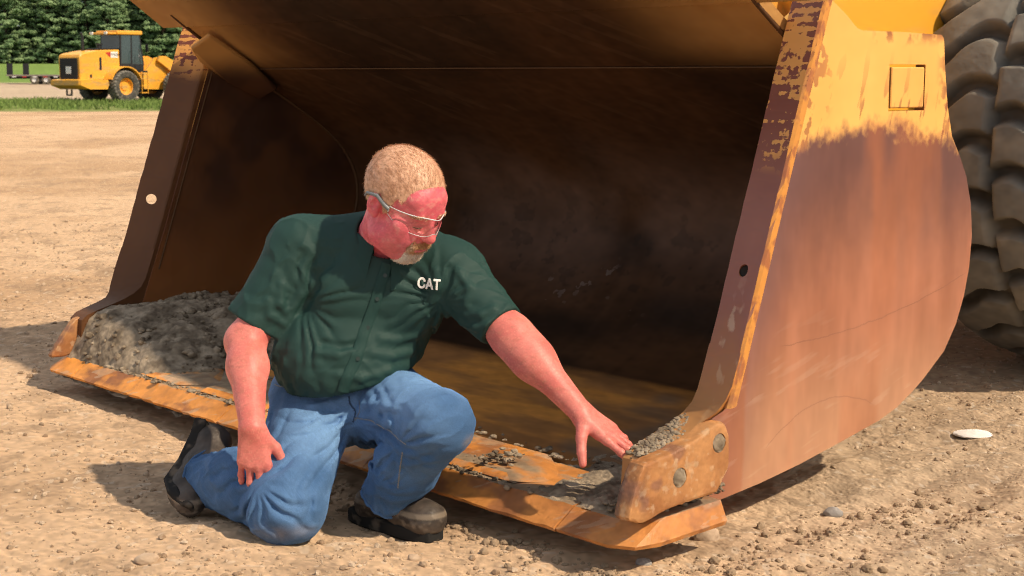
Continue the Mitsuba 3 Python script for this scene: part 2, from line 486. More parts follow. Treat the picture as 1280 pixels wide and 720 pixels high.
def bar_col(p, n, uv):
    u, v, w = L(p)
    a = fbm(u * 8, w * 5, v * 3, 3)
    c = mix([.24, .098, .085], [.34, .155, .120], a)
    sc = fbm(u * 6 + w * 3, w * 60, 2.0, 3)
    orange = smoothstep(.485, .525, fbm(u * 8, w * 8, 4.0, 3) * .38 + fbm(u * 9, w * 80, 2.0, 3) * .36 + fbm(u * 60, w * 80, 7.0, 3) * .26 + .03 * smoothstep(1.0, 1.3, w)) * smoothstep(.93, 1.03, w + .12 * (a - .5))
    c = mix(c, [.20, .065, .045], smoothstep(.8, 1.1, w))
    c = mix(c, [.68, .34, .10], orange)
    pale = smoothstep(.62, .74, fbm(u * 16 + w * 9, w * 16 - u * 9, 6.0, 4)) * smoothstep(.72, .5, w)
    c = mix(c, [.55, .44, .36], pale * .8)
    c = mix(c, [.42, .215, .07], smoothstep(.60, .36, w + .25 * (a - .5)) * .8)
    c = mix(c, mix([.085, .034, .012], [.135, .056, .020], a), smoothstep(BH, BH + .2, u) * smoothstep(1.28, 1.16, w + .1 * (a - .5)))  # far bar coloured darker, standing in for its shade under the top plate
    # the thick outer edge keeps its paint
    outer = smoothstep(.3, .6, (n.x * float(BU[0]) + n.y * float(BU[1])) * dr.select(u < BH, -1.0, 1.0))
    c = mix(c, mix([.58, .255, .055], [.36, .13, .05], smoothstep(.46, .64, fbm(u * 30, v * 30, w * 22, 4))), outer * smoothstep(.2, .5, w) * smoothstep(BH, BH - .2, u))
    return c


def bar_bump(p, n, uv):
    u, v, w = L(p)
    return .0015 * fbm(u * 60, w * 60, v * 60, 3) + .001 * fbm(u * 8, w * 150, v * 8, 2)


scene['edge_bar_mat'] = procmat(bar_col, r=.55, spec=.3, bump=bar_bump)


def shroud_col(p, n, uv):
    u, v, w = L(p)
    a = fbm(u * 9, v * 9, w * 9, 4)
    c = mix([.30, .125, .045], [.44, .215, .085], smoothstep(.32, .66, a))
    c = mix(c, [.20, .095, .065], smoothstep(.55, .72, fbm(v * 14, w * 14, 5.0, 3)) * .7)
    c = mix(c, [.50, .35, .22], smoothstep(.55, .75, fbm(v * 50, w * 50, u * 50, 4)) * .5)
    c = c * (.75 + .5 * fbm(v * 70, w * 70, u * 70, 3))
    front = smoothstep(.05, .0, v)
    return mix(c, [.10, .06, .05], front * smoothstep(.45, .6, fbm(v * 20, w * 10, u * 20, 2)) * .7)


scene['shroud_mat'] = procmat(shroud_col, r=.55, spec=.4, bump=lambda p, n, uv: .003 * fbm(p.x * 28, p.y * 28, p.z * 28, 3) + .001 * noise(p.x * 140, p.y * 140, p.z * 140))


def cake_col(p, n, uv):
    k = fbm(p.x * 18, p.y * 18, p.z * 18, 4)
    c = mix([.15, .118, .085], [.33, .27, .20], smoothstep(.3, .7, k))
    return c * (.75 + .5 * noise(p.x * 90, p.y * 90, p.z * 90))


scene['caked_dirt_mat'] = procmat(cake_col, r=.95, spec=.1, bump=lambda p, n, uv: .010 * fbm(p.x * 45, p.y * 45, p.z * 45, 3))
scene['weld_mat'] = rough([.095, .048, .022], .6, .2)
scene['hole_shade_mat'] = rough([.02, .015, .012], .8)

BK = 'loader_bucket'
SHROUD = [(-.029, .142), (-.005, .210), (.025, .272), (.115, .282), (.218, .304), (.293, .333), (.325, .331), (.346, .290), (.346, .207), (.300, .150), (.118, .143), (.033, .124)]
tag(BK, 'huge rusty worn steel loader bucket resting on the dirt behind the kneeling man', 'loader bucket')

# shell: floor, curve, straight top plate
inner = np.array([(.10, .088), (.3, .108), (.5, .128), (.7, .148), (.85, .168), (1.0, .205), (1.12, .258), (1.22, .325), (1.31, .42), (1.39, .53), (1.435, .62), (1.449, .69), (1.430, .765),
                  (1.378, .857), (1.294, .946), (1.171, 1.035), (1.011, 1.131), (.857, 1.221), (.70, 1.322), (.54, 1.432)])
from scipy.interpolate import splprep, splev
tck, _ = splprep(inner.T, s=2e-4, k=3)
ti = np.linspace(0, 1, 96)
pin = np.stack(splev(ti, tck), 1)
d = np.gradient(pin, axis=0)
nrm = np.stack([d[:, 1], -d[:, 0]], 1)
nrm /= np.linalg.norm(nrm, axis=1, keepdims=True)
pout = pin + nrm * .032


def shell_mesh(u0, u1, a, b, nu=90):
    us = np.linspace(u0, u1, nu)
    loop = np.vstack([a, b[::-1]])
    V = np.zeros((nu, len(loop), 3))
    V[..., 0] = us[:, None]
    V[..., 1:] = loop[None]
    k = len(a)
    Pn = np.stack([V[:, :k, 0] / .45, V[:, :k, 1] / .3, V[:, :k, 2] / .3], -1)
    dd = (meshkit.fbm(Pn, 3, 31) - .5) * .016
    V[:, :k, 1] -= dd * nrm[None, :k, 0] if len(nrm) == k else 0
    V[:, :k, 2] -= dd * nrm[None, :k, 1] if len(nrm) == k else 0
    v = V.reshape(-1, 3)
    f = grid_faces(nu, len(loop), wrap=True)
    m = len(loop)
    i = np.arange(k - 1)
    c0 = np.stack([i, i + 1, m - 2 - i, m - 1 - i], 1)
    q0 = np.vstack([c0[:, [0, 2, 1]], c0[:, [0, 3, 2]]])
    off = (nu - 1) * m
    q1 = q0[:, ::-1] + off
    return trimesh.Trimesh(v, np.vstack([f, q0, q1]), process=False)


put(BK + '__shell', b2w(shell_mesh(.088, 2 * BH - .088, pin, pout)), 'shell_mat', smooth=40)
# raised weld across the shell where the curve meets the top plate
us = np.linspace(.09, 2 * BH - .09, 60)
wr = np.random.default_rng(5)
put(BK + '__weld_seam', b2w(tube(np.stack([us, .853 + 0 * us, 1.2165 + 0 * us], 1), np.full(60, .0026), 6)), 'weld_mat', smooth=True)

def bevel_prism(poly, u0, u1, b):
    """(v, w) outline pulled along u, edges taken off by b; outline resampled and slightly worn"""
    pl = sg.Polygon(poly).buffer(-b).buffer(b, join_style=1, quad_segs=3)
    rg = np.random.default_rng(4)
    ln = pl.exterior
    n = int(ln.length / .012)
    P0 = np.array([ln.interpolate(i / n, True).coords[0] for i in range(n)])
    if sg.Polygon(P0).exterior.is_ccw is False:
        P0 = P0[::-1]
    t = np.roll(P0, -1, 0) - np.roll(P0, 1, 0)
    nr = np.stack([t[:, 1], -t[:, 0]], 1)
    nr /= np.linalg.norm(nr, axis=1, keepdims=True)
    P0 = P0 + nr * rg.normal(0, .0008, (n, 1))
    Pin = P0 - nr * b
    rings = [(u0, Pin), (u0 + b * .35, P0 - nr * b * .35), (u0 + b, P0), (u1 - b, P0), (u1 - b * .35, P0 - nr * b * .35), (u1, Pin)]
    V = np.vstack([np.column_stack([np.full(n, u), q]) for u, q in rings])
    f = grid_faces(len(rings), n, wrap=True)
    from trimesh.creation import triangulate_polygon
    cv, cf = triangulate_polygon(sg.Polygon(Pin), engine='earcut')
    k = len(V)
    c0 = np.column_stack([np.full(len(cv), u0), cv])
    c1 = np.column_stack([np.full(len(cv), u1), cv])
    m = trimesh.Trimesh(np.vstack([V, c0, c1]), np.vstack([f, cf + k, cf[:, ::-1] + k + len(cv)]), process=False)
    m.merge_vertices()
    m.fix_normals()
    return m


# side plates
out_poly = [(.23, .078), (.451, .080), (.618, .095), (.793, .118), (.978, .150), (1.173, .186), (1.26, .212), (1.335, .247), (1.39, .277), (1.439, .310), (1.502, .352), (1.563, .430), (1.602, .514), (1.625, .60),
            (1.634, .70), (1.620, .800), (1.588, .887), (1.547, .95), (1.499, 1.012), (1.470, 1.10), (1.450, 1.2), (1.436, 1.300), (1.424, 1.312), (1.227, 1.317), (1.025, 1.318), (1.00, 1.324), (.947, 1.360), (.88, 1.397), (.82, 1.428),
            (A0 + .02 + B0 * 1.43, 1.43), (A0 + .02 + B0 * .6, .6), (A0 + .01 + B0 * .3, .3)]
sp = sg.Polygon(out_poly)
sq = sg.box(1.168, 1.098, 1.338, 1.219)
plate = prism(sp.difference(sq.buffer(.006, join_style=2)), .055, .088, 'u')
lug = box([.052, 1.170, 1.100], [.088, 1.336, 1.217], .003)
for side in (0, 1):
    mm = (lambda m: m) if side == 0 else mirror_u
    nm = {0: 'near', 1: 'far'}[side]
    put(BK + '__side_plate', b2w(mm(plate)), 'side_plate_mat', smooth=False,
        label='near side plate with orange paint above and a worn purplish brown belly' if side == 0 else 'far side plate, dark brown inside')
    put(BK + '__cover_plate', b2w(mm(lug)), 'side_plate_mat', smooth=False)
    # edge bar in front, flared outwards, with a bolt hole
    ws = np.linspace(.365, 1.395, 36)
    ui, uo = .082, -.073
    rows = []
    for w in ws:
        vi, vo = A0 + B0 * w, A0 - DL + B0 * w
        j = wr.normal(0, .0010, 3)
        rows.append([(ui, vi, w), (ui - .004, vi - .006 + j[0], w), (uo + .006, vo + j[1], w), (uo - .002, vo + .006 + j[2], w), (uo + .004, vo + .036, w), (ui + .002, vi + .036, w)])
    V = np.array(rows).reshape(-1, 3)
    f = grid_faces(len(ws), 6, wrap=True)
    cap = np.array([[0, 1, 2], [0, 2, 3], [0, 3, 4], [0, 4, 5]])
    bar = trimesh.Trimesh(V, np.vstack([f, cap, cap[:, ::-1] + (len(ws) - 1) * 6]), process=False)
    bar.fix_normals()
    hw = .695
    hc = np.array([.005, A0 - .031 + B0 * hw, hw])
    nn = np.array([-.30, -.95, .3]) / 1.04 if side == 0 else np.array([-.87, .48, -.06])
    bar = difference(bar, [cyl(hc - nn * .1, hc + nn * .1, .017 if side == 0 else .021, 20)])
    if side == 0:
        put(BK + '__hole_shade_disc', b2w(cyl(hc - nn * .012, hc - nn * .020, .0185, 20)), 'hole_shade_mat', smooth=30)  # dark disc added inside the drilled hole to stand for its shade
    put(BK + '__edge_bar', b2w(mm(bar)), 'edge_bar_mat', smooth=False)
    # foot of the bar, sweeping forwards to the lip in a fillet
    ft = [(.50, .432, .370), (.46, .417, .354), (.42, .402, .338), (.385, .388, .322), (.355, .368, .304), (.332, .335, .285), (.313, .290, .262), (.298, .240, .225), (.283, .185, .178), (.267, .135, .132), (.248, .108, .108), (.11, .098, .098)]
    R_ = np.array([[(.085, vi, w), (uo_, vo, w), (uo_ + .004, vo + .034, w), (.085, max(vi + .05, .40), w)] for (w, vi, vo), uo_ in zip(ft, (-.071, -.071, -.071, -.064, -.050, -.026, -.010, -.010, -.010, -.010, -.010, -.010))])
    fm = grid_faces(len(ft), 4, wrap=True)
    cp = np.array([[0, 1, 2], [0, 2, 3]])
    fo = trimesh.Trimesh(R_.reshape(-1, 3), np.vstack([fm, cp, cp[:, ::-1] + (len(ft) - 1) * 4]), process=False)
    fo.fix_normals()
    put(BK + '__bar_foot', b2w(mm(fo)), 'edge_bar_mat', smooth=35)
    # shroud bolted over the corner, two sunk bolt holes
    sh = SHROUD
    if side == 0:
        body = bevel_prism(sh, -.064, -.010, .009)
    else:
        body = bevel_prism([(-.014, .110), (.045, .190), (.095, .248), (.14, .262), (.34, .300), (.346, .150), (.05, .108)], .018, .055, .006)
    holes = [(.302, .280), (.156, .217)]
    if side == 0:
        body = difference(body, [cyl([-.2, a, b], [-.058, a, b], .025, 20) for a, b in holes])
    put(BK + '__corner_shroud', b2w(mm(body)), 'shroud_mat', smooth=30)
    for a, b in (holes if side == 0 else []):
        m = trimesh.creation.icosphere(subdivisions=3)
        v = np.array(m.vertices) * (.75 + .5 * meshkit.fbm(np.array(m.vertices) * 2 + a * 9, 3, 2))[:, None] * [.012, .0265, .0265]
        put(BK + '__corner_shroud__caked_dirt', b2w(mm(trimesh.Trimesh(v + [-.0575, a, b], m.faces, process=False))), 'caked_dirt_mat', smooth=True)
    # gusset between side plate and top plate
    g = [(.105, .66, 1.255), (.105, .80, 1.165), (.105, .93, 1.105), (.20, .74, 1.262), (.20, .94, 1.142), (.24, .62, 1.345), (.15, .60, 1.30), (.24, .80, 1.235)]
    if side == 1:
        put(BK + '__gusset', b2w(mm(hull_spheres(g, .012, 1))), 'side_plate_mat', smooth=40)
    # welds: along the shell and along the edge bar
    put(BK + '__weld_seam', b2w(mm(tube(np.column_stack([np.full(96, .092), pin + nrm * -.004]), .0065, 6))), 'weld_mat', smooth=True)
    put(BK + '__weld_seam', b2w(mm(tube([(.091, A0 + .04 + B0 * w, w) for w in np.linspace(.42, 1.22, 30)], .0032, 6))), 'weld_mat', smooth=True)

# top lip: flat bar along the front of the top plate
tl = [(.430, 1.505), (.440, 1.535), (.62, 1.41), (.60, 1.382)]
put(BK + '__top_lip', b2w(prism(tl, -.085, 2 * BH + .085, 'u')), 'shell_mat', smooth=False)

# cutting edge: end bits and middle sections, bevelled
prof = [(0.0, .050), (-.006, .060), (.062, .106), (.30, .118), (.30, .070), (.05, .046)]


def edge_section(u0, u1, n):
    us = np.linspace(u0, u1, n)
    rg = np.random.default_rng(int(u0 * 100) + 7)
    V = np.zeros((n, len(prof), 3))
    V[..., 0] = us[:, None]
    V[..., 1:] = np.array(prof)[None]
    V[:, :3, 1] += rg.normal(0, .0018, (n, 1)) + .006 * (meshkit.noise(np.stack([us / .2, us * 0, us * 0], -1), 5) - .5)[:, None]
    V[:, 1:3, 2] += rg.normal(0, .0012, (n, 1))
    f = grid_faces(n, len(prof), wrap=True)
    c = np.array([[0, 1, 5], [1, 2, 5], [2, 3, 4], [2, 4, 5]])
    m = trimesh.Trimesh(V.reshape(-1, 3), np.vstack([f, c, c[:, ::-1] + (n - 1) * len(prof)]), process=False)
    m.fix_normals()
    return m


for a, b in ((.213, 1.02), (1.026, 1.83), (1.836, 2.42), (2.426, 2.864)):
    put(BK + '__cutting_edge', b2w(edge_section(a, b, 24)), 'lip_mat', smooth=25)
for side in (0, 1):
    mm = (lambda m: m) if side == 0 else mirror_u
    lo = [(.207, 0, .050), (.03, .0, .050), (-.030, .033, .050), (-.050, .10, .050), (-.050, .348, .056), (.207, .348, .056)]
    mid = [(.207, -.006, .060), (.03, -.006, .060), (-.036, .030, .060), (-.055, .10, .062), (-.055, .350, .068), (.207, .350, .068)]
    hi = [(.207, .062, .106), (.06, .062, .106), (.01, .085, .106), (-.030, .13, .112), (-.036, .345, .120), (.207, .345, .12)]
    put(BK + '__end_bit', b2w(mm(trimesh.convex.convex_hull(np.array(lo + mid + hi)))), 'lip_mat', smooth=20)

# half-arrow wear plates bolted on the lip
for a, b in ((.42, 1.22), (1.32, 2.08), (2.16, 2.62)):
    w0, w1 = .111, .124
    lo = [(a + .06, .085, w0), (b, .085, w0), (b, .33, w0 + .013), (a + .16, .33, w0 + .013), (a, .22, w0), (a, .14, w0)]
    hi = [(a + .10, .11, w1), (b - .01, .11, w1), (b - .01, .31, w1 + .008), (a + .19, .31, w1 + .008), (a + .045, .215, w1), (a + .045, .155, w1)]
    key = put(BK + '__wear_plate', b2w(trimesh.convex.convex_hull(np.array(lo + hi))), 'lip_mat', smooth=20)
    for bu in (a + .22, (a + b) / 2 + .05, b - .12):
        put(key + '__bolt_head', b2w(cyl([bu, .20, w1 - .003], [bu, .20, w1 + .004], .026, 16, .022)), 'lip_mat', smooth=30)


def heap(name, u0, u1, v0, v1, fn, n, m, seed, label, base0=.072, base1=.1):
    """dried mud lying on the bucket's floor, a height field with clods"""
    uu, vv = np.meshgrid(np.linspace(u0, u1, n), np.linspace(v0, v1, m), indexing='ij')
    P = np.stack([uu, vv, uu * 0], -1)
    hgt = fn(uu, vv) + (meshkit.fbm(P / .11, 4, seed) - .5) * .05 * min(1, (u1 - u0) * 1.4) + (meshkit.fbm(P / .028, 3, seed + 1) - .5) * .022
    w = base0 + base1 * vv + hgt
    v = np.stack([uu, vv, w], -1).reshape(-1, 3)
    f = grid_faces(n, m)
    me = trimesh.Trimesh(v, f, process=False)
    if me.face_normals[:, 2].mean() < 0:
        me = trimesh.Trimesh(v, f[:, ::-1], process=False)
    put(name, b2w(me), 'caked_dirt_mat', smooth=True, label=label, category='dried mud', kind='stuff')


def sm(a, b, x):
    t = np.clip((x - a) / (b - a), 0, 1)
    return t * t * (3 - 2 * t)


heap('mud_heap', 1.75, 3.02, .0, 1.05, lambda u, v: .165 * sm(2.0, 2.98, u) * sm(.0, .15, v) * (1 - .45 * sm(.5, 1.05, v)) + .045 * sm(1.9, 2.6, u) * sm(.07, .2, v) - .03,
     150, 120, 3, 'grey dried mud heaped in the far corner of the bucket')
heap('mud_smear', .07, .52, .06, .52, lambda u, v: .036 * sm(.50, .22, u) * sm(.06, .12, v) * sm(.52, .36, v) * .5 - .012, 170, 150, 8, 'damp grey mud smeared in the near corner of the bucket', .106, .05)
rng = np.random.default_rng(77)
k = 1500
uu = .0 + .34 * rng.random(k) ** 1.3
vv = .075 + .34 * rng.random(k)
keep = (uu < .42 - .5 * vv + .06 * rng.normal(0, 1, k)) & (vv > .065 + .03 * (uu > .1))
uu, vv = uu[keep], vv[keep]
put('mud_clods', b2w(lumps(np.stack([uu, vv, .108 + .03 * vv + .028 * np.exp(-((uu - .05) / .09) ** 2) * rng.random(len(uu))], 1), .003 + .011 * rng.random(len(uu)) ** 3, 19, 1, .6)), 'caked_dirt_mat', smooth=True, label='small damp clods lying in the corner behind the near corner shroud', category='dried mud', kind='stuff')
# clods on and along the far heap
k = 600
uu = rng.uniform(2.05, 2.97, k)
vv = rng.uniform(.07, .85, k)
hh = .165 * sm(2.0, 2.98, uu) * sm(.0, .15, vv) * (1 - .45 * sm(.5, 1.05, vv)) + .045 * sm(1.9, 2.6, uu) * sm(.07, .2, vv) - .03
put('mud_clods', b2w(lumps(np.stack([uu, vv, .072 + .1 * vv + hh], 1), .005 + .018 * rng.random(k) ** 3, 20, 1, .7)), 'caked_dirt_mat', smooth=True, label='clods and stones lying on the mud heap in the far corner of the bucket', category='dried mud', kind='stuff')
# mud caught along the wear plates' edges
rng = np.random.default_rng(12)
k = 420
uu = rng.uniform(.35, 2.9, k)
vv = np.where(rng.random(k) < .6, rng.normal(.078, .012, k), rng.normal(.34, .02, k))
ww = np.where(vv < .2, .109, .13)
kk = 60
uu = np.concatenate([uu, rng.normal(.60, .03, kk)])
vv = np.concatenate([vv, rng.normal(.16, .03, kk)])
ww = np.concatenate([ww, rng.uniform(.132, .16, kk)])
put('mud_crumbs', b2w(lumps(np.stack([uu, vv, ww], 1), .003 + .009 * rng.random(k + kk) ** 2, 9, 2, .6)), 'caked_dirt_mat', smooth=True, label='crumbs of mud caught along the wear plates on the bucket lip', category='dried mud', kind='stuff')
# mud packed on the ledge of the near bar foot
k = 900
t = rng.random(k)
vv = .12 + .20 * t + rng.normal(0, .008, k)
ww = np.interp(vv, [.108, .135, .185, .24, .29, .335, .36], [.250, .267, .283, .298, .313, .332, .350]) + .001
put('mud_ledge', b2w(lumps(np.stack([rng.uniform(.0, .08, k), vv, ww], 1), .002 + .007 * rng.random(k) ** 3, 10, 1, .6)), 'caked_dirt_mat', smooth=True, label='pale crumbly mud packed on the ledge behind the corner shroud', category='dried mud', kind='stuff')
# ---------------------------------------------------------------- wheel loaders
def yellow_col(p, n, uv):
    a = fbm(p.x * 1.3, p.y * 1.3, p.z * 1.3, 3)
    c = mix([.72, .335, .030], [.78, .385, .045], a)
    return mix(c, [.42, .28, .12], smoothstep(.48, .70, fbm(p.x * 3, p.y * 3, p.z * 7, 4)) * smoothstep(2.4, .8, p.z) * .65)


def tyre_col(p, n, uv):
    a = fbm(p.x * 14, p.y * 14, p.z * 14, 4)
    b = noise(p.x * 110, p.y * 110, p.z * 110)
    c = mix([.075, .068, .055], [.155, .138, .108], smoothstep(.3, .7, a))
    c = mix(c, [.25, .225, .18], smoothstep(.5, .7, fbm(p.x * 5, p.y * 5, p.z * 5, 3)) * .5)
    return mix(c, [.36, .32, .25], smoothstep(.72, .9, b) * .45) * (.85 + .3 * b)


scene['yellow_mat'] = procmat(yellow_col, r=.38, spec=.5)
scene['tyre_mat'] = procmat(tyre_col, r=.85, spec=.25, bump=lambda p, n, uv: .003 * fbm(p.x * 40, p.y * 40, p.z * 40, 4) + .0008 * noise(p.x * 160, p.y * 160, p.z * 160))
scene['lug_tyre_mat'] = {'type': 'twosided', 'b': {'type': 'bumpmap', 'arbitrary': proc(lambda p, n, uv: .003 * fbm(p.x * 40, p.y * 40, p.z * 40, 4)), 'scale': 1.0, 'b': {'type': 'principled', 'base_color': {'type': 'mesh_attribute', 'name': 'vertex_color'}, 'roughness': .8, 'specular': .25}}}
scene['dark_paint_mat'] = rough([.018, .018, .020], .45)
scene['black_mesh_mat'] = rough([.012, .012, .014], .7)
scene['white_decal_mat'] = rough([.78, .78, .76], .5)
scene['red_decal_mat'] = rough([.45, .03, .025], .45)
scene['cab_glass_mat'] = {'type': 'twosided', 'b': {'type': 'principled', 'base_color': {'type': 'rgb', 'value': [.035, .06, .065]}, 'roughness': .06, 'specular': .8}}
scene['steel_mat'] = {'type': 'twosided', 'b': {'type': 'principled', 'base_color': {'type': 'rgb', 'value': [.45, .45, .46]}, 'roughness': .3, 'metallic': .8}}


def revolve_y(profile, n=48):
    """closed (y, r) profile turned about the y axis"""
    pr = np.array(profile, float)
    a = np.linspace(0, 2 * np.pi, n, endpoint=False)
    V = np.zeros((n, len(pr), 3))
    V[..., 0] = pr[None, :, 1] * np.cos(a)[:, None]
    V[..., 1] = pr[None, :, 0]
    V[..., 2] = pr[None, :, 1] * np.sin(a)[:, None]
    m = len(pr)
    i, j = np.meshgrid(np.arange(n), np.arange(m), indexing='ij')
    i2, j2 = (i + 1) % n, (j + 1) % m
    q = np.stack([i * m + j, i2 * m + j, i2 * m + j2, i * m + j2], -1).reshape(-1, 4)
    me = trimesh.Trimesh(V.reshape(-1, 3), np.vstack([q[:, [0, 1, 2]], q[:, [0, 2, 3]]]), process=False)
    if me.volume < 0:
        me.invert()
    return me


def tyre_mesh(R, hw, nl, big):
    """tyre whose tread is a relief: staggered rows of worn S-shaped blocks with real grooves"""
    h = .060 * R
    rt = R - h
    key = np.array([(-.72, .52 * R), (-.93, .58 * R), (-1.02, .70 * R), (-1.01, .80 * R), (-.965, .885 * R), (-.88, rt * .965), (-.70, rt * .99), (-.35, rt), (0, rt * 1.003)])
    key = np.vstack([key, key[:-1][::-1] * [-1, 1]])
    from scipy.interpolate import splprep, splev
    tk, _ = splprep([key[:, 0] * hw, key[:, 1]], s=1e-5, k=3)
    ny, na = (110, 1500) if big else (40, 240)
    yy, rr0 = splev(np.linspace(0, 1, ny), tk)
    yy, rr0 = np.array(yy), np.array(rr0)
    dy, drr = np.gradient(yy), np.gradient(rr0)
    ln = np.hypot(dy, drr)
    n_y, n_r = -drr / ln, dy / ln
    if n_r[ny // 2] < 0:
        n_y, n_r = -n_y, -n_r
    # signed coordinate across the tread, measured along the surface from the centre
    arc = np.cumsum(ln) - np.cumsum(ln)[ny // 2]
    c = arc / (hw * 1.12)
    a = np.linspace(0, 2 * np.pi, na, endpoint=False)
    C, A = np.meshgrid(c, a)
    side = np.sign(C)
    q = np.abs(C)
    s_ = A / (2 * np.pi) * nl + .5 * (side > 0)
    bend = np.clip((.98 - q) / .75, 0, 1)
    sft = .62 * (bend * bend * (3 - 2 * bend)) + .10 * np.sin(q * 7)
    cell = np.floor(s_ - sft)
    u = s_ - sft - cell - .5
    rnd = np.modf(np.sin(cell * 12.9898 + side * 4.1) * 43758.5453)[0]
    P = np.stack([A * R / .06, C * hw / .06, A * 0], -1)
    wob = (meshkit.noise(P, 4) - .5) * .10
    d1 = .43 + .02 * rnd + wob - np.abs(u)
    d2 = (q + .03 + wob * .3) * 1.4
    d3 = (1.04 - q) * 1.4
    k = .10
    d = np.minimum(np.minimum(d1, d2), d3)
    t = np.clip((d + .03) / .17, 0, 1)
    hgt = h * (t * t * (3 - 2 * t)) * (1 - .22 * np.abs(rnd)) * np.clip((1.06 - q) / .12, 0, 1)
    hgt = hgt + (meshkit.fbm(P / 1.2, 3, 8) - .5) * .004 * (np.abs(C) < 1.2)
    Yv = yy[None] + n_y[None] * hgt
    Rv = rr0[None] + n_r[None] * hgt
    V = np.stack([Rv * np.cos(A), Yv, Rv * np.sin(A)], -1).reshape(-1, 3)
    i, j = np.meshgrid(np.arange(na), np.arange(ny - 1), indexing='ij')
    i2 = (i + 1) % na
    f = np.stack([i * ny + j, i2 * ny + j, i2 * ny + j + 1, i * ny + j + 1], -1).reshape(-1, 4)
    m = trimesh.Trimesh(V, np.vstack([f[:, [0, 1, 2]], f[:, [0, 2, 3]]]), process=False)
    nrm_ = m.face_normals[(ny // 2)::997]
    cen = m.triangles_center[(ny // 2)::997]
    if (nrm_ * (cen * [1, 0, 1])).sum() < 0:
        m.invert()
    # lug faces are scuffed grey by wear, groove shade is put into the colour, packed soil here and there
    wear_shade = np.clip(hgt / h, 0, 1)[..., None]
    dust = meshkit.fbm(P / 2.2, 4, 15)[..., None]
    col = (1 - wear_shade) * np.array([.060, .058, .053]) + wear_shade * np.array([.190, .184, .165])
    col = col * (.72 + .56 * meshkit.fbm(P / .5, 3, 16)[..., None]) + np.clip((dust - .52) * 4, 0, 1) * np.array([.075, .062, .042])
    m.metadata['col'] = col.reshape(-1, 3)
    return m


def rim_mesh(R, hw):
    return revolve_y([(-hw * .70, R * .50), (-hw * .74, R * .545), (-hw * .62, R * .53), (-hw * .2, R * .46), (-hw * .14, R * .26), (-hw * .34, R * .24), (-hw * .36, R * .05), (-hw * .36, 0.001), (hw * .36, 0.001),
                      (hw * .36, R * .05), (hw * .34, R * .24), (hw * .14, R * .26), (hw * .2, R * .46), (hw * .62, R * .53), (hw * .74, R * .545), (hw * .70, R * .50)], 40)


def bx(x0, x1, y0, y1, z0, z1, ch=.015):
    return box([x0, y0, z0], [x1, y1, z1], ch)


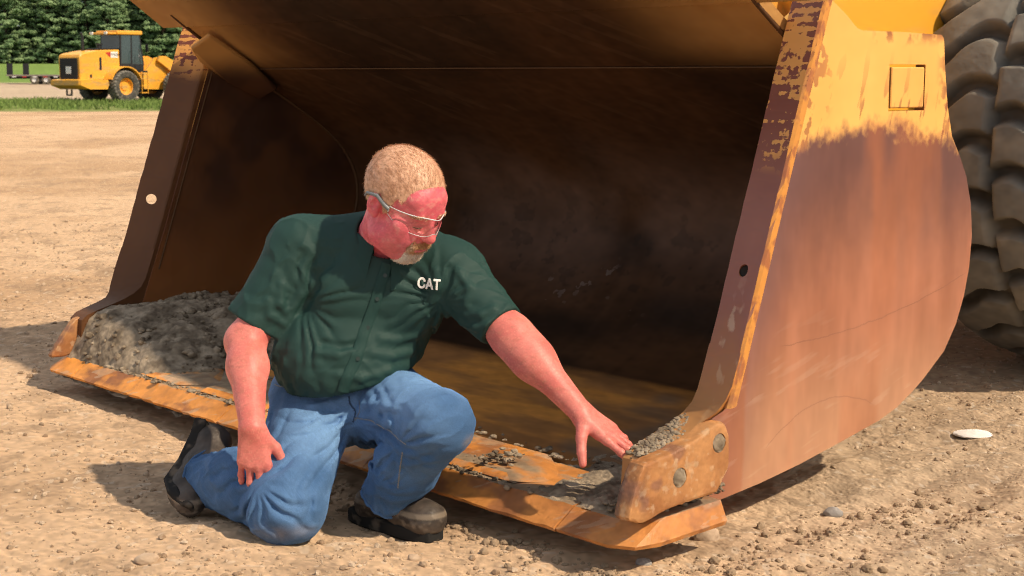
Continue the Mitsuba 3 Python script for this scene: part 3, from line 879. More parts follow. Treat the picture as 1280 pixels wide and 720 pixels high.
def build_loader(key, M, R, hw, track, big, with_bucket, wb=3.2):
    """M: 4x4 from the loader's own frame (x forwards, y left, rear axle at the origin) to the world"""
    def P(name, mesh, mat, smooth=25, **kw):
        v, f, _ = meshkit.arrays(mesh)
        return put(key + '__' + name, trimesh.Trimesh(v @ M[:3, :3].T + M[:3, 3], f, process=False), mat, smooth=smooth, **kw)

    def both(mesh):
        v, f, _ = meshkit.arrays(mesh)
        return cat([mesh, trimesh.Trimesh(v * [1, -1, 1], f[:, ::-1], process=False)])
    ty, ri = tyre_mesh(R, hw, 27, big), rim_mesh(R, hw)
    for x in (wb, 0):
        for s in (1, -1):
            tr = trimesh.transformations.rotation_matrix(.11 + .3 * x, [0, 1, 0])
            t2 = ty.copy()
            t2.apply_transform(tr)
            t2.apply_translation([x, s * track, R])
            r2 = ri.copy()
            r2.apply_translation([x, s * track, R])
            w = P('wheel', r2, 'yellow_mat')
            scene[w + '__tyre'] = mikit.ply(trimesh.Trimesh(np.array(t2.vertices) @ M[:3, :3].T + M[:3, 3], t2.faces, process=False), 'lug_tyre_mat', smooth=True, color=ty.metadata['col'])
    # rear body
    hood = prism([(-2.12, .98), (-2.14, 2.02), (-2.08, 2.13), (-1.9, 2.20), (-1.1, 2.34), (.05, 2.38), (.05, 1.25), (-.75, 1.0)], -.74, .74, 'y')
    hood = trimesh.convex.convex_hull(np.vstack([np.array(hood.vertices) * [1, .96, 1], np.array(hood.vertices) * [.985, 1, .975] + [0, 0, .02]]))
    h = P('hood', hood, 'yellow_mat')
    P('hood__side_vent', both(bx(-1.06, -.94, .735, .752, 1.45, 2.02, .004)), 'dark_paint_mat')
    P('hood__cowl', bx(-.75, .3, -.55, .55, 2.36, 2.44, .03), 'dark_paint_mat')
    g = P('radiator_grille', bx(-2.185, -2.125, -.60, .60, 1.02, 1.98, .01), 'black_mesh_mat')
    P('radiator_grille__bar', cat([bx(-2.195, -2.18, -.57, .57, z, z + .022, .004) for z in np.linspace(1.08, 1.9, 12)]), 'dark_paint_mat')
    P('radiator_grille__badge', bx(-2.205, -2.19, -.20, .16, 1.30, 1.62, .004), 'white_decal_mat')
    cw = [(-2.42, .80), (-2.42, 1.02), (-2.20, 1.06), (-.95, 1.06), (-.80, .92), (-.95, .62), (-1.9, .62)]
    P('counterweight', trimesh.convex.convex_hull(np.vstack([np.array(prism(cw, -.98, .98, 'y').vertices), np.array(prism(cw, -1.08, 1.08, 'y').vertices) * [.97, 1, .99]])), 'yellow_mat')
    P('tow_hitch', cat([bx(-2.38, -2.30, -.42, -.36, .34, .62), bx(-2.38, -2.30, -.08, -.02, .34, .62), bx(-2.38, -2.30, -.42, -.02, .33, .40)]), 'dark_paint_mat')
    for s in (-1, 1):
        P('rear_lamp', bx(-1.60, -1.5, s * .745, s * .765, 1.13, 1.27, .004) if s < 0 else bx(-1.60, -1.5, .745, .765, 1.13, 1.27, .004), 'dark_paint_mat')
        a = np.radians(np.linspace(24, 158, 24))
        ro, rin = R + .19, R + .145
        outer = np.stack([np.cos(a) * ro, np.sin(a) * ro + R * .98], 1)
        inn = np.stack([np.cos(a) * rin, np.sin(a) * rin + R * .98], 1)
        poly = sg.Polygon(np.vstack([outer, inn[::-1]]))
        P('fender', prism(poly, .70 if s > 0 else -track - hw, track + hw if s > 0 else -.70, 'y'), 'yellow_mat')
        P('step', cat([bx(.98, 1.32, s * .95 - .18, s * .95 + .18, z, z + .04, .006) for z in (.42, .74, 1.06)] + [bx(.96, .99, s * .95 - .2, s * .95 - .16, .40, 1.4, .004), bx(1.31, 1.34, s * .95 - .2, s * .95 - .16, .40, 1.4, .004)]), 'yellow_mat')
        # decal: white plate, red sweep, model lettering
        y = .748 * s
        P('decal', bx(-.42, -.02, y - .002, y + .004 * s + .001, 2.02, 2.28, 0), 'white_decal_mat')
        tri = prism([(-.72, 2.24), (-.44, 2.27), (-.44, 2.02)], min(y, y + .004 * s) - .001, max(y, y + .004 * s), 'y')
        P('decal__sweep', tri, 'red_decal_mat')
        try:
            t = meshkit.text_mesh('950H', .13, .004, True)
            tv = np.array(t.vertices)
            if s < 0:
                tv = np.stack([tv[:, 0] - .41, tv[:, 2] * -1 + y - .004, tv[:, 1] + 2.08], 1)
                P('decal__lettering', trimesh.Trimesh(tv, t.faces, process=False), 'black_mesh_mat', smooth=False)
        except Exception:
            pass
    P('platform', bx(.05, 1.36, -1.12, 1.12, 1.36, 1.44), 'dark_paint_mat')
    # cab
    P('cab_body', bx(.12, 1.48, -.72, .72, 1.44, 1.75, .03), 'dark_paint_mat')
    P('cab_body__base', bx(.25, 1.3, -.6, .6, 1.0, 1.46, .02), 'yellow_mat')
    pil = []
    for s in (-1, 1):
        for (x0, x1) in ((.16, .22), (.78, .80), (1.46, 1.28)):
            pil.append(hull_spheres([(x0, s * .68, 1.7), (x1, s * .66, 3.06)], .045, 1))
    for q in pil:
        P('cab_pillar', q, 'dark_paint_mat')
    for s in (-1, 1):
        P('cab_window', prism([(.20, 1.76), (.74, 1.76), (.77, 3.04), (.24, 3.04)], s * .685 - .006, s * .685 + .006, 'y'), 'cab_glass_mat')
        d = P('cab_door', prism([(.83, 1.50), (1.44, 1.62), (1.28, 3.04), (.84, 3.04)], s * .69 - .008, s * .69 + .008, 'y'), 'cab_glass_mat')
        P('cab_door__handle', bx(1.18, 1.26, s * .71 - .015, s * .71 + .015, 2.06, 2.16, .005), 'steel_mat')
    P('cab_window', prism([(-.66, 1.76), (.66, 1.76), (.64, 3.04), (-.64, 3.04)], .175, .19, 'x'), 'cab_glass_mat')
    wf = prism([(-.66, 1.70), (.66, 1.70), (.64, 3.04), (-.64, 3.04)], 0, .012, 'x')
    wv = np.array(wf.vertices)
    wv[:, 0] += 1.46 - (wv[:, 2] - 1.70) * .13
    P('windscreen', trimesh.Trimesh(wv, wf.faces, process=False), 'cab_glass_mat')
    P('cab_roof', hull_spheres([(x, y, z) for x in (.02, 1.36) for y in (-.72, .72) for z in (3.10, 3.19)], .05, 1), 'yellow_mat')
    P('cab_roof__visor', hull_spheres([(x, y, 3.10) for x in (-.42, -.02) for y in (-.66, .66)], .045, 1), 'yellow_mat')
    P('cab_roof__work_lamp', cat([bx(-.50, -.42, s * .5 - .10, s * .5 + .10, 3.05, 3.17, .01) for s in (-1, 1)]), 'white_decal_mat')
    P('exhaust_stack', tube([(-1.22, .18, 2.2), (-1.22, .18, 2.6), (-1.22, .18, 2.95), (-1.30, .18, 3.12)], [.065, .065, .06, .055], 12), 'dark_paint_mat')
    P('air_intake', cat([cyl([-.62, -.2, 2.38], [-.62, -.2, 2.58], .10, 16), cyl([-.62, -.2, 2.58], [-.62, -.2, 2.66], .15, 16)]), 'dark_paint_mat')
    for s in (-1, 1):
        P('mirror', hull_spheres([(1.50, s * 1.0, 2.3), (1.50, s * 1.0, 2.62), (1.50, s * .85, 2.3), (1.50, s * .85, 2.62)], .02, 1), 'dark_paint_mat')
        P('handrail', tube([(.98, s * 1.08, 1.4), (.95, s * 1.08, 2.2), (1.0, s * .95, 2.4)], .018, 6), 'dark_paint_mat')
    # frames and axles
    P('rear_axle', cyl([0, -track, R], [0, track, R], .24, 20), 'dark_paint_mat')
    P('rear_frame', bx(-1.2, 1.5, -.45, .45, .62, 1.3, .03), 'dark_paint_mat')
    P('front_axle', cyl([wb, -track, R], [wb, track, R], .24, 20), 'dark_paint_mat')
    P('front_frame', cat([prism([(1.65, .6), (1.65, 1.3), (2.35, 2.05), (2.75, 2.05), (3.65, 1.0), (3.65, .55)], s * .40 - .05, s * .40 + .05, 'y') for s in (-1, 1)] + [bx(1.7, 3.5, -.36, .36, .6, 1.15, .02)]), 'yellow_mat')
    if big:
        arm = [(4.62, .55), (4.74, .78), (4.45, 1.05), (3.75, 1.48), (2.9, 1.92), (2.45, 2.1), (2.35, 1.9), (2.75, 1.55), (3.5, .98), (4.3, .60)]
    else:
        arm = [(4.62, .35), (4.74, .6), (4.35, 1.15), (3.75, 1.68), (2.8, 2.12), (2.45, 2.12), (2.35, 1.9), (2.75, 1.65), (3.5, 1.15), (4.1, .55)]
    for s in (-1, 1):
        P('lift_arm', prism(arm, s * (.56 if big else .62) - .06, s * (.56 if big else .62) + .06, 'y'), 'yellow_mat')
        P('lift_cylinder', tube([(2.3, s * .3, 1.0), (3.1, s * .32, 1.15), (3.8, s * .34, 1.25)], [.08, .08, .05], 12), 'yellow_mat')
    P('cross_tube', cyl([3.72, -.62, 1.22], [3.72, .62, 1.22], .14, 20), 'yellow_mat')
    P('tilt_lever', prism([(3.35, 1.9), (3.65, 1.95), (4.25, 1.15), (4.0, .85), (3.65, 1.25)], -.09, .09, 'y'), 'yellow_mat')
    if with_bucket:
        pr = np.array([(5.75, .06), (4.9, .07), (4.55, .25), (4.45, .6), (4.6, .95), (4.95, 1.22), (5.1, 1.35)])
        inn = pr * [1, 1] + np.array([(0, .03), (0, .03), (.03, .03), (.035, 0), (.03, -.02), (.01, -.03), (0, -.02)])
        bk = prism(sg.Polygon(np.vstack([pr, inn[::-1]])), -1.45, 1.45, 'y')
        sidep = sg.Polygon([(5.65, .06), (4.9, .07), (4.55, .25), (4.45, .6), (4.6, .95), (4.95, 1.22), (5.1, 1.35), (5.2, 1.1)])
        P('bucket', cat([bk] + [prism(sidep, s * 1.45 - .02, s * 1.45 + .02, 'y') for s in (-1, 1)]), 'yellow_mat')


def frame(fwd, origin, s):
    f = np.array([fwd[0], fwd[1], 0.0])
    f /= np.linalg.norm(f)
    M = np.eye(4)
    M[:3, 0], M[:3, 1], M[:3, 2] = f * s, np.array([-f[1], f[0], 0]) * s, [0, 0, s]
    M[:3, 3] = origin
    return M


S1 = .9 / .73
near_front = uvw(BH, 3.22, .035)
tag('wheel_loader', 'large yellow wheel loader with a dusty lugged tyre, standing close behind the rusty bucket', 'wheel loader')
build_loader('wheel_loader', frame(-BV[:2], near_front + BV * 3.2 * S1, S1), .73, .27, .895, True, False)
fw = (math.cos(math.radians(53)), math.sin(math.radians(53)))
rp = np.array([-17.55, 70.0, float(ground_far(np.array(-17.55), np.array(70.0)))])
left = np.array([-fw[1], fw[0], 0])
tag('wheel_loader_001', 'clean yellow wheel loader parked far off in front of the pine trees', 'wheel loader')
build_loader('wheel_loader_001', frame(fw, rp + left * 1.03 - [0, 0, .02], 1.0), .73, .28, 1.03, False, True)
# ---------------------------------------------------------------- the man: implicit surfaces made into meshes
class Field:
    def __init__(self, lo, hi, h):
        self.lo, self.h = np.array(lo, float), h
        self.n = np.ceil((np.array(hi) - self.lo) / h).astype(int) + 1
        self.d = np.full(self.n, .5, np.float32)

    def _sub(self, lo, hi):
        a = np.clip(np.floor((np.array(lo) - self.lo) / self.h).astype(int), 0, self.n)
        b = np.clip(np.ceil((np.array(hi) - self.lo) / self.h).astype(int) + 1, 0, self.n)
        sl = tuple(slice(p, q) for p, q in zip(a, b))
        ax = [self.lo[i] + self.h * np.arange(a[i], b[i]) for i in range(3)]
        return sl, np.stack(np.meshgrid(*ax, indexing='ij'), -1)

    def add(self, prim, k=.02):
        fn, lo, hi = prim
        sl, P = self._sub(np.array(lo) - k - .02, np.array(hi) + k + .02)
        if P.size:
            self.d[sl] = smin(self.d[sl], fn(P), k)

    def sub(self, prim, k=.01):
        fn, lo, hi = prim
        sl, P = self._sub(np.array(lo) - k - .02, np.array(hi) + k + .02)
        if P.size:
            self.d[sl] = -smin(-self.d[sl], fn(P), k)

    def displace(self, fn, band=.03):
        i = np.nonzero(np.abs(self.d) < band)
        P = self.lo + self.h * np.stack(i, -1)
        self.d[i] += fn(P).astype(np.float32)

    def value(self, P):
        from scipy.ndimage import map_coordinates
        return map_coordinates(self.d, ((np.asarray(P) - self.lo) / self.h).T, order=1, mode='nearest')

    def hit(self, O, D, far=1.6):
        """first crossing of the surface along rays"""
        O, D = np.atleast_2d(O), np.atleast_2d(D)
        t = np.zeros(len(O))
        done = np.zeros(len(O), bool)
        for _ in range(int(far / .004)):
            v = self.value(O + D * t[:, None])
            done |= v < 0
            t = np.where(done, t, t + .004)
        return O + D * (t - .002)[:, None]

    def mesh(self):
        d = self.d
        s = d < 0
        n = self.n
        idx = -np.ones(n - 1, np.int64)
        acc = np.zeros(tuple(n - 1) + (3,), np.float32)
        cnt = np.zeros(n - 1, np.float32)
        corners = [(a, b, c) for a in (0, 1) for b in (0, 1) for c in (0, 1)]

        def cs(c):
            return tuple(slice(o, o + m - 1) for o, m in zip(c, n))
        for c in corners:
            for ax in range(3):
                if c[ax] == 0:
                    e = list(c)
                    e[ax] = 1
                    A, B = d[cs(c)], d[cs(e)]
                    x = (A < 0) != (B < 0)
                    i = np.nonzero(x)
                    t = A[i] / (A[i] - B[i])
                    p = np.tile(np.array(c, np.float32), (len(t), 1))
                    p[:, ax] += t
                    acc[i] += p
                    cnt[i] += 1
        cell = np.nonzero(cnt > 0)
        idx[cell] = np.arange(len(cell[0]))
        V = acc[cell] / cnt[cell][:, None] + np.stack(cell, -1)
        V = self.lo + V * self.h
        F = []
        for ax in range(3):
            o = [a for a in range(3) if a != ax]
            sl0, sl1 = [slice(None)] * 3, [slice(None)] * 3
            sl0[ax], sl1[ax] = slice(0, -1), slice(1, None)
            A, B = s[tuple(sl0)], s[tuple(sl1)]
            for flip in (False, True):
                x = (A & ~B) if not flip else (~A & B)
                i = np.array(np.nonzero(x))
                ok = (i[o[0]] > 0) & (i[o[1]] > 0) & (i[o[0]] < n[o[0]] - 1) & (i[o[1]] < n[o[1]] - 1)
                i = i[:, ok]

                def at(da, db):
                    j = i.copy()
                    j[o[0]] -= da
                    j[o[1]] -= db
                    return idx[j[0], j[1], j[2]]
                q = np.stack([at(0, 0), at(1, 0), at(1, 1), at(0, 1)], 1)
                if flip ^ (ax == 1):
                    q = q[:, ::-1]
                F.append(q)
        q = np.vstack(F)
        m = trimesh.Trimesh(V, np.vstack([q[:, [0, 1, 2]], q[:, [0, 2, 3]]]), process=False)
        if m.volume < 0:
            m.invert()
        return m


def smin(a, b, k):
    h = np.maximum(k - np.abs(a - b), 0) / k
    return np.minimum(a, b) - h * h * k * .25


def cone(a, b, r1, r2):
    """round cone"""
    a, b = np.asarray(a, float), np.asarray(b, float)
    ba = b - a
    l2 = ba @ ba
    rr_ = r1 - r2
    a2 = l2 - rr_ * rr_
    il2 = 1 / l2

    def fn(P):
        pa = P - a
        y = pa @ ba
        z = y - l2
        x2 = ((pa * l2 - ba * y[..., None]) ** 2).sum(-1)
        y2, z2 = y * y * l2, z * z * l2
        k = np.sign(rr_) * rr_ * rr_ * x2
        o = (np.sqrt(x2 * a2 * il2) + y * rr_) * il2 - r1
        o = np.where(np.sign(z) * a2 * z2 > k, np.sqrt(x2 + z2) * il2 - r2, o)
        return np.where(np.sign(y) * a2 * y2 < k, np.sqrt(x2 + y2) * il2 - r1, o)
    r = max(r1, r2)
    return fn, np.minimum(a, b) - r, np.maximum(a, b) + r


def ell(c, r, R=None):
    c, r = np.asarray(c, float), np.asarray(r, float)
    R = np.eye(3) if R is None else np.asarray(R, float)

    def fn(P):
        q = (P - c) @ R
        k0 = np.sqrt(((q / r) ** 2).sum(-1))
        k1 = np.sqrt(((q / (r * r)) ** 2).sum(-1))
        return k0 * (k0 - 1) / np.maximum(k1, 1e-6)
    e = r.max()
    return fn, c - e, c + e


def unit(v):
    v = np.asarray(v, float)
    return v / np.linalg.norm(v)


# joints (world metres)
NECK = np.array([-.352, 4.13, .760])
HEAD = np.array([-.283, 4.015, .866])
RS, RE, RW = np.array([-.575, 4.16, .722]), np.array([-.716, 4.075, .484]), np.array([-.668, 3.862, .298])
LS, LE, LW = np.array([-.158, 4.11, .660]), np.array([.004, 3.975, .512]), np.array([.176, 3.86, .339])
RH, RKN, RA = np.array([-.562, 4.21, .300]), np.array([-.575, 3.845, .096]), np.array([-.838, 4.135, .092])
LH, LKN, LA = np.array([-.372, 4.20, .300]), np.array([-.182, 3.82, .318]), np.array([-.325, 4.0, .082])

# ---- head, in its own frame: x to his right, y out of the face, z up
HF = unit([.655, -.585, -.475])
HU = unit(np.array([-.06, 0.0, 1.0]) - HF * (np.array([-.06, 0.0, 1.0]) @ HF))
HX = np.cross(HF, HU)
HS = 1.10
HR = np.stack([HX, HF, HU], 1)


def h2w(p):
    return HEAD + (np.asarray(p, float) * HS) @ HR.T


def w2h(P):
    return ((P - HEAD) @ HR) / HS


def head_prims():
    A, S = [], []
    A += [(ell((0, -.014, .030), (.0800, .1010, .0900)), .02), (ell((0, .036, -.030), (.0640, .0640, .078)), .03), (ell((0, .022, -.072), (.0640, .062, .044)), .03),
          (ell((0, .070, -.100), (.026, .022, .018)), .025), (ell((0, .030, -.108), (.046, .044, .026)), .03)]
    for s in (-1, 1):
        A += [(ell((s * .038, .056, -.046), (.029, .027, .032)), .035), (ell((s * .045, .056, -.020), (.024, .022, .014)), .025), (ell((s * .052, .010, -.080), (.024, .034, .026)), .03)]
    A += [(cone((-.032, .0875, .017), (.032, .0875, .017), .010, .010), .022), (ell((0, .068, .048), (.055, .030, .034)), .03)]
    for s in (-1, 1):
        S += [(ell((s * .031, .104, -.004), (.017, .014, .010)), .016)]
        A += [(ell((s * .031, .0815, -.003), (.0150, .0135, .0125)), .004), (cone((s * .018, .0935, -.0065), (s * .044, .0845, -.0080), .0028, .0022), .004)]
    # nose
    A += [(cone((0, .094, .010), (0, .1135, -.030), .0085, .0125), .014), (ell((0, .112, -.034), (.0135, .013, .0105)), .008)]
    for s in (-1, 1):
        A += [(ell((s * .0135, .1015, -.036), (.0085, .0105, .0085)), .006)]
        S += [(ell((s * .0065, .1095, -.0455), (.0042, .0055, .005)), .004)]
    # mouth
    A += [(ell((0, .088, -.062), (.026, .015, .014)), .016), (cone((-.017, .0945, -.0625), (.017, .0945, -.0625), .0048, .0048), .007), (cone((-.014, .0955, -.0735), (.014, .0955, -.0735), .0058, .0058), .007)]
    S += [(cone((-.022, .1015, -.0680), (.022, .1015, -.0680), .0026, .0026), .005)]
    # fold from the nostril to the corner of the mouth, pouch below the eye
    for s in (-1, 1):
        S += [(cone((s * .0195, .1015, -.040), (s * .034, .0850, -.070), .0022, .0016), .009), (cone((s * .018, .0935, -.0205), (s * .040, .0845, -.0225), .0014, .0012), .006)]
    # ears
    for s in (-1, 1):
        c, sn = math.cos(.35 * s), math.sin(.35 * s)
        Re = np.array([[c, -sn, 0], [sn, c, 0], [0, 0, 1.0]])
        A += [(ell((s * .0835, -.013, -.002), (.0085, .0185, .0290), Re), .006), (ell((s * .080, -.004, -.025), (.007, .009, .011), Re), .008)]
        S += [(ell((s * .0930, -.006, .003), (.0105, .0085, .0150), Re), .003)]
    return A, S


HA, HSUB = head_prims()


def to_head(prim):
    fn, lo, hi = prim
    cs = h2w(np.array([[x, y, z] for x in (lo[0], hi[0]) for y in (lo[1], hi[1]) for z in (lo[2], hi[2])]))
    return (lambda P: fn(w2h(P)) * HS), cs.min(0), cs.max(0)


# ---- hands
def hand_prims(wrist, D, N, side_sign, curls, spreads, thumb, s=1.0, thumb_r=1.0):
    """D towards the fingers, N out of the back of the hand; the thumb is on the side  side_sign * (D x N)"""
    D, N = unit(D), unit(N - np.asarray(D) * (np.dot(N, unit(D))))
    N = unit(N - D * (N @ D))
    S_ = np.cross(D, N) * side_sign
    A = []
    off = [.033, .011, -.011, -.031]
    ln = [.094, .097, .092, .084]
    seg = [(.044, .026, .022), (.049, .030, .023), (.046, .028, .023), (.036, .021, .020)]
    rad = [.0098, .0100, .0096, .0086]
    for i in range(4):
        kn = wrist + s * (D * ln[i] + S_ * off[i] + N * (.004 if i in (1, 2) else 0))
        A.append((cone(wrist + s * (S_ * off[i] * .45 + D * .004), kn, .0170 * s, rad[i] * 1.25 * s), .016))
        d = unit(D + S_ * spreads[i])
        ax = unit(np.cross(d, N))
        p, ang = kn, 0.0
        for j in range(3):
            ang += curls[i][j]
            dd = d * math.cos(ang) - N * math.sin(ang)
            q = p + dd * seg[i][j] * s
            r0, r1 = rad[i] * (1 - .09 * j) * s, rad[i] * (1 - .09 * (j + 1)) * s
            A.append((cone(p, q, r0 * 1.04, r1), .0045 if j else .007))
            if j < 2:
                A.append((ell(q + N * .001, [r1 * 1.08] * 3), .003))
            p = q
    # thumb: from near the wrist, out of the palm's side
    b = wrist + s * (D * .022 + S_ * .022 - N * .006)
    t = [b]
    for dr_, l in zip(thumb, (.046, .036, .028)):
        dv = unit(D * dr_[0] + S_ * dr_[1] + N * dr_[2])
        t.append(t[-1] + dv * l * s)
    r = [.0180 * thumb_r, .0135 * thumb_r, .0112 * thumb_r, .0092 * thumb_r]
    for j in range(3):
        A.append((cone(t[j], t[j + 1], r[j] * s, r[j + 1] * s), .014 if j == 0 else .005))
    # heel of the thumb and outer edge of the palm
    A.append((cone(wrist + s * (D * .015 + S_ * .012 - N * .008), wrist + s * (D * .07 + S_ * .022 - N * .006), .018 * s, .013 * s), .014))
    A.append((cone(wrist + s * (D * .012 - S_ * .014 - N * .006), wrist + s * (D * .075 - S_ * .026 - N * .004), .017 * s, .012 * s), .014))
    return A


def nails(wrist, D, N, side_sign, curls, spreads, thumb, s=1.0, thumb_r=1.0):
    D = unit(D)
    N = unit(N - D * (N @ D))
    S_ = np.cross(D, N) * side_sign
    off, ln = [.033, .011, -.011, -.031], [.094, .097, .092, .084]
    seg = [(.044, .026, .022), (.049, .030, .023), (.046, .028, .023), (.036, .021, .020)]
    out = []
    for i in range(4):
        p = wrist + s * (D * ln[i] + S_ * off[i] + N * (.004 if i in (1, 2) else 0))
        d = unit(D + S_ * spreads[i])
        ang = 0.0
        for j in range(3):
            ang += curls[i][j]
            dd = d * math.cos(ang) - N * math.sin(ang)
            p = p + dd * seg[i][j] * s
        up = N * math.cos(ang) + d * math.sin(ang)
        out.append((p + up * .0068 * s + dd * .001, dd, up))
    return out


rD, rN = unit([.05, -.10, -.99]), np.array([-.10, -.98, .12])
R_ARGS = (RW, rD, rN, -1, [(.06, .16, .10), (.14, .22, .14), (.24, .30, .16), (.32, .34, .2)], [.13, .04, -.08, -.21], [(.72, .62, -.30), (.90, .40, -.20), (.95, .25, -.25)], 1.04)
lD, lN = unit([.80, -.26, -.56]), np.array([.46, -.38, .80])
L_ARGS = (LW, lD, lN, 1, [(.02, .16, .10), (.05, .14, .10), (.12, .22, .14), (.20, .30, .2)], [.08, .0, -.06, -.14], [(.45, .85, -.30), (.62, .66, -.50), (.70, .55, -.50)], 1.06)

right_hand, left_hand = hand_prims(*R_ARGS), hand_prims(*L_ARGS)
sk = Field([-.84, 3.70, .13], [.38, 4.36, 1.06], .0034)
for pr, k in HA:
    sk.add(to_head(pr), k)
for pr, k in HSUB:
    sk.sub(to_head(pr), k)
sk.add(cone(h2w((0, -.030, -.060)), NECK + [0, .03, -.02], .062, .074), .03)
sk.add(cone(NECK + [0, .03, -.02], [-.37, 4.18, .60], .07, .10), .03)
for a, b in ((RS, [-.37, 4.18, .66]), (LS, [-.37, 4.18, .66])):
    sk.add(cone(a, b, .058, .075), .04)
# arms
sk.add(cone(RS, RE, .058, .050), .03)
sk.add(cone(RE, RE + (RW - RE) * .30, .0465, .0515), .03)
sk.add(cone(RE + (RW - RE) * .30, RW, .0515, .0315), .03)
sk.add(ell(RE + [-.012, .018, -.002], (.040, .042, .044)), .03)
sk.add(cone(LS, LE, .056, .047), .03)
sk.add(cone(LE, LE + (LW - LE) * .30, .0460, .0475), .06)
sk.add(cone(LE + (LW - LE) * .30, LW, .0475, .0300), .05)
for pl in (right_hand, left_hand):
    for pr, k in pl:
        sk.add(pr, k)
sk.displace(lambda P: (meshkit.fbm(P / .03, 3, 3) - .5) * .0016, .012)
skin = sk.mesh()
skin = relax(skin, 6)


# face-local colouring of skin needs the head frame
def HLp(p):
    d = [p.x - float(HEAD[0]), p.y - float(HEAD[1]), p.z - float(HEAD[2])]
    return [sum(d[i] * float(HR[i, k] / HS) for i in range(3)) for k in range(3)]


def skin_col(p, n, uv):
    x, y, z = HLp(p)
    a = fbm(p.x * 22, p.y * 22, p.z * 22, 4)
    f = noise(p.x * 260, p.y * 260, p.z * 260)
    arm = mix([.58, .150, .128], [.66, .205, .172], smoothstep(.3, .7, a))
    arm = mix(arm, [.44, .17, .115], smoothstep(.62, .8, fbm(p.x * 60, p.y * 60, p.z * 60, 3)) * .45)
    face = mix([.66, .110, .150], [.72, .165, .195], smoothstep(.3, .7, a))
    r2 = dr.sqrt(x * x + dr.square(y - .112) + dr.square(z + .034))
    face = mix(face, [.58, .140, .130], smoothstep(.035, .012, r2) * .7)
    lips = smoothstep(.006, .002, dr.abs(z + .068)) * smoothstep(.024, .016, dr.abs(x)) * smoothstep(.09, .095, y)
    face = mix(face, [.42, .12, .11], lips * .7)
    mott = fbm(p.x * 75, p.y * 75, p.z * 75, 3)
    face = mix(face, [.72, .30, .27], smoothstep(.5, .75, mott) * .55)
    face = mix(face, [.52, .11, .11], smoothstep(.50, .30, mott) * .45)
    face = mix(face, [.60, .20, .18], smoothstep(-.045, -.075, z) * smoothstep(.02, .06, y) * .5)
    arm = mix(arm, [.50, .15, .11], smoothstep(.48, .28, mott) * .5)
    arm = mix(arm, [.72, .36, .28], smoothstep(.62, .8, noise(p.x * 420, p.y * 420, p.z * 130)) * .22)
    inhead = smoothstep(.19, .15, dr.sqrt(x * x + y * y + z * z))
    return mix(arm, face, inhead) * (.92 + .16 * f)


scene['skin_mat'] = procmat(skin_col, r=.48, spec=.45, bump=lambda p, n, uv: .0003 * noise(p.x * 300, p.y * 300, p.z * 300) + .0006 * fbm(p.x * 90, p.y * 90, p.z * 90, 2), eps=5e-4, sheen=.15, flatness=.3)
tag('person', 'man in dark green shirt and blue jeans kneeling and reaching to the bucket lip', 'person')
put('person__body', skin, 'skin_mat', smooth=True)
scene['nail_mat'] = rough([.72, .42, .36], .3, .5)
for args in (R_ARGS, L_ARGS):
    for p_, d_, u_n in nails(*args):
        m = trimesh.creation.icosphere(subdivisions=2)
        Rn = np.stack([np.cross(d_, u_n), d_, u_n], 1)
        put('person__body__fingernail', trimesh.Trimesh((np.array(m.vertices) * [.0052, .0068, .0016]) @ Rn.T + p_, m.faces, process=False), 'nail_mat', smooth=True)

# ---- shirt
TUP = unit([.24, -.20, .95])
TF = unit(np.array([.10, -1, 0]) - TUP * (np.array([.10, -1, 0]) @ TUP))
TX = np.cross(TUP, TF)
TR = np.stack([TX, TF, TUP], 1)
RHEM, LHEM = np.array([-.697, 4.118, .524]), np.array([-.030, 4.003, .540])
st = Field([-.86, 3.86, .26], [.12, 4.44, .90], .0042)
st.add(ell([-.372, 4.19, .615], (.200, .150, .185), TR), .02)
st.add(ell([-.452, 4.165, .455], (.198, .170, .150), TR), .07)
st.add(ell([-.462, 4.20, .375], (.192, .160, .105), TR), .05)
st.add(ell([-.47, 4.12, .400], (.165, .130, .085), TR), .05)
for a, s in ((RS, -1), (LS, 1)):
    st.add(cone(a + [0, .01, .004], NECK + [s * .035, .045, -.015], .083, .078), .06)
for sx in (-1, 1):      # chest
    st.add(ell(np.array([-.372, 4.19, .60]) + TX * sx * .09 + TF * .085 + TUP * .02, (.085, .07, .075)), .05)
sR, sL = unit(RHEM - RS), unit(LHEM - LS)
st.add(cone(RS + [.0, .0, .0], RHEM + sR * .05, .086, .079), .045)
st.add(cone(LS, LHEM + sL * .05, .082, .059), .045)


def half(o, nrm_, r):
    """the part of space beyond a plane, near o"""
    o = np.asarray(o, float)
    return (lambda P: -((P - o) @ nrm_)), o - r, o + r


def beyond(o, ax, rad, r):
    """the part of a round bar beyond a plane across it"""
    o = np.asarray(o, float)

    def fn(P):
        t = (P - o) @ ax
        return np.maximum(-t, np.linalg.norm(P - o - t[..., None] * ax, axis=-1) - rad)
    return fn, o - r, o + r


# folds: ridges and creases laid along the cloth
def fold(F, pts, r, lift, k=.016):
    pts = np.asarray(pts, float)
    for a, b in zip(pts[:-1], pts[1:]):
        F.add(cone(a, b, r, r), k)


def crease(F, pts, r, k=.012):
    pts = np.asarray(pts, float)
    for a, b in zip(pts[:-1], pts[1:]):
        F.sub(cone(a, b, r, r), k)


def cloth_noise(P, dirv, sc, seed, amp):
    """long soft wrinkles along dirv"""
    dirv = unit(dirv)
    e1 = unit(np.cross(dirv, [.3, .9, .1]))
    e2 = np.cross(dirv, e1)
    Q = np.stack([P @ dirv / (sc * 4.5), P @ e1 / sc, P @ e2 / sc], -1)
    Q = Q + .9 * (meshkit.fbm(P / (sc * 3), 2, seed + 5)[..., None] - .5)
    r = 1 - np.abs(2 * meshkit.noise(Q, seed) - 1)
    return -amp * (r ** 6 - .16)


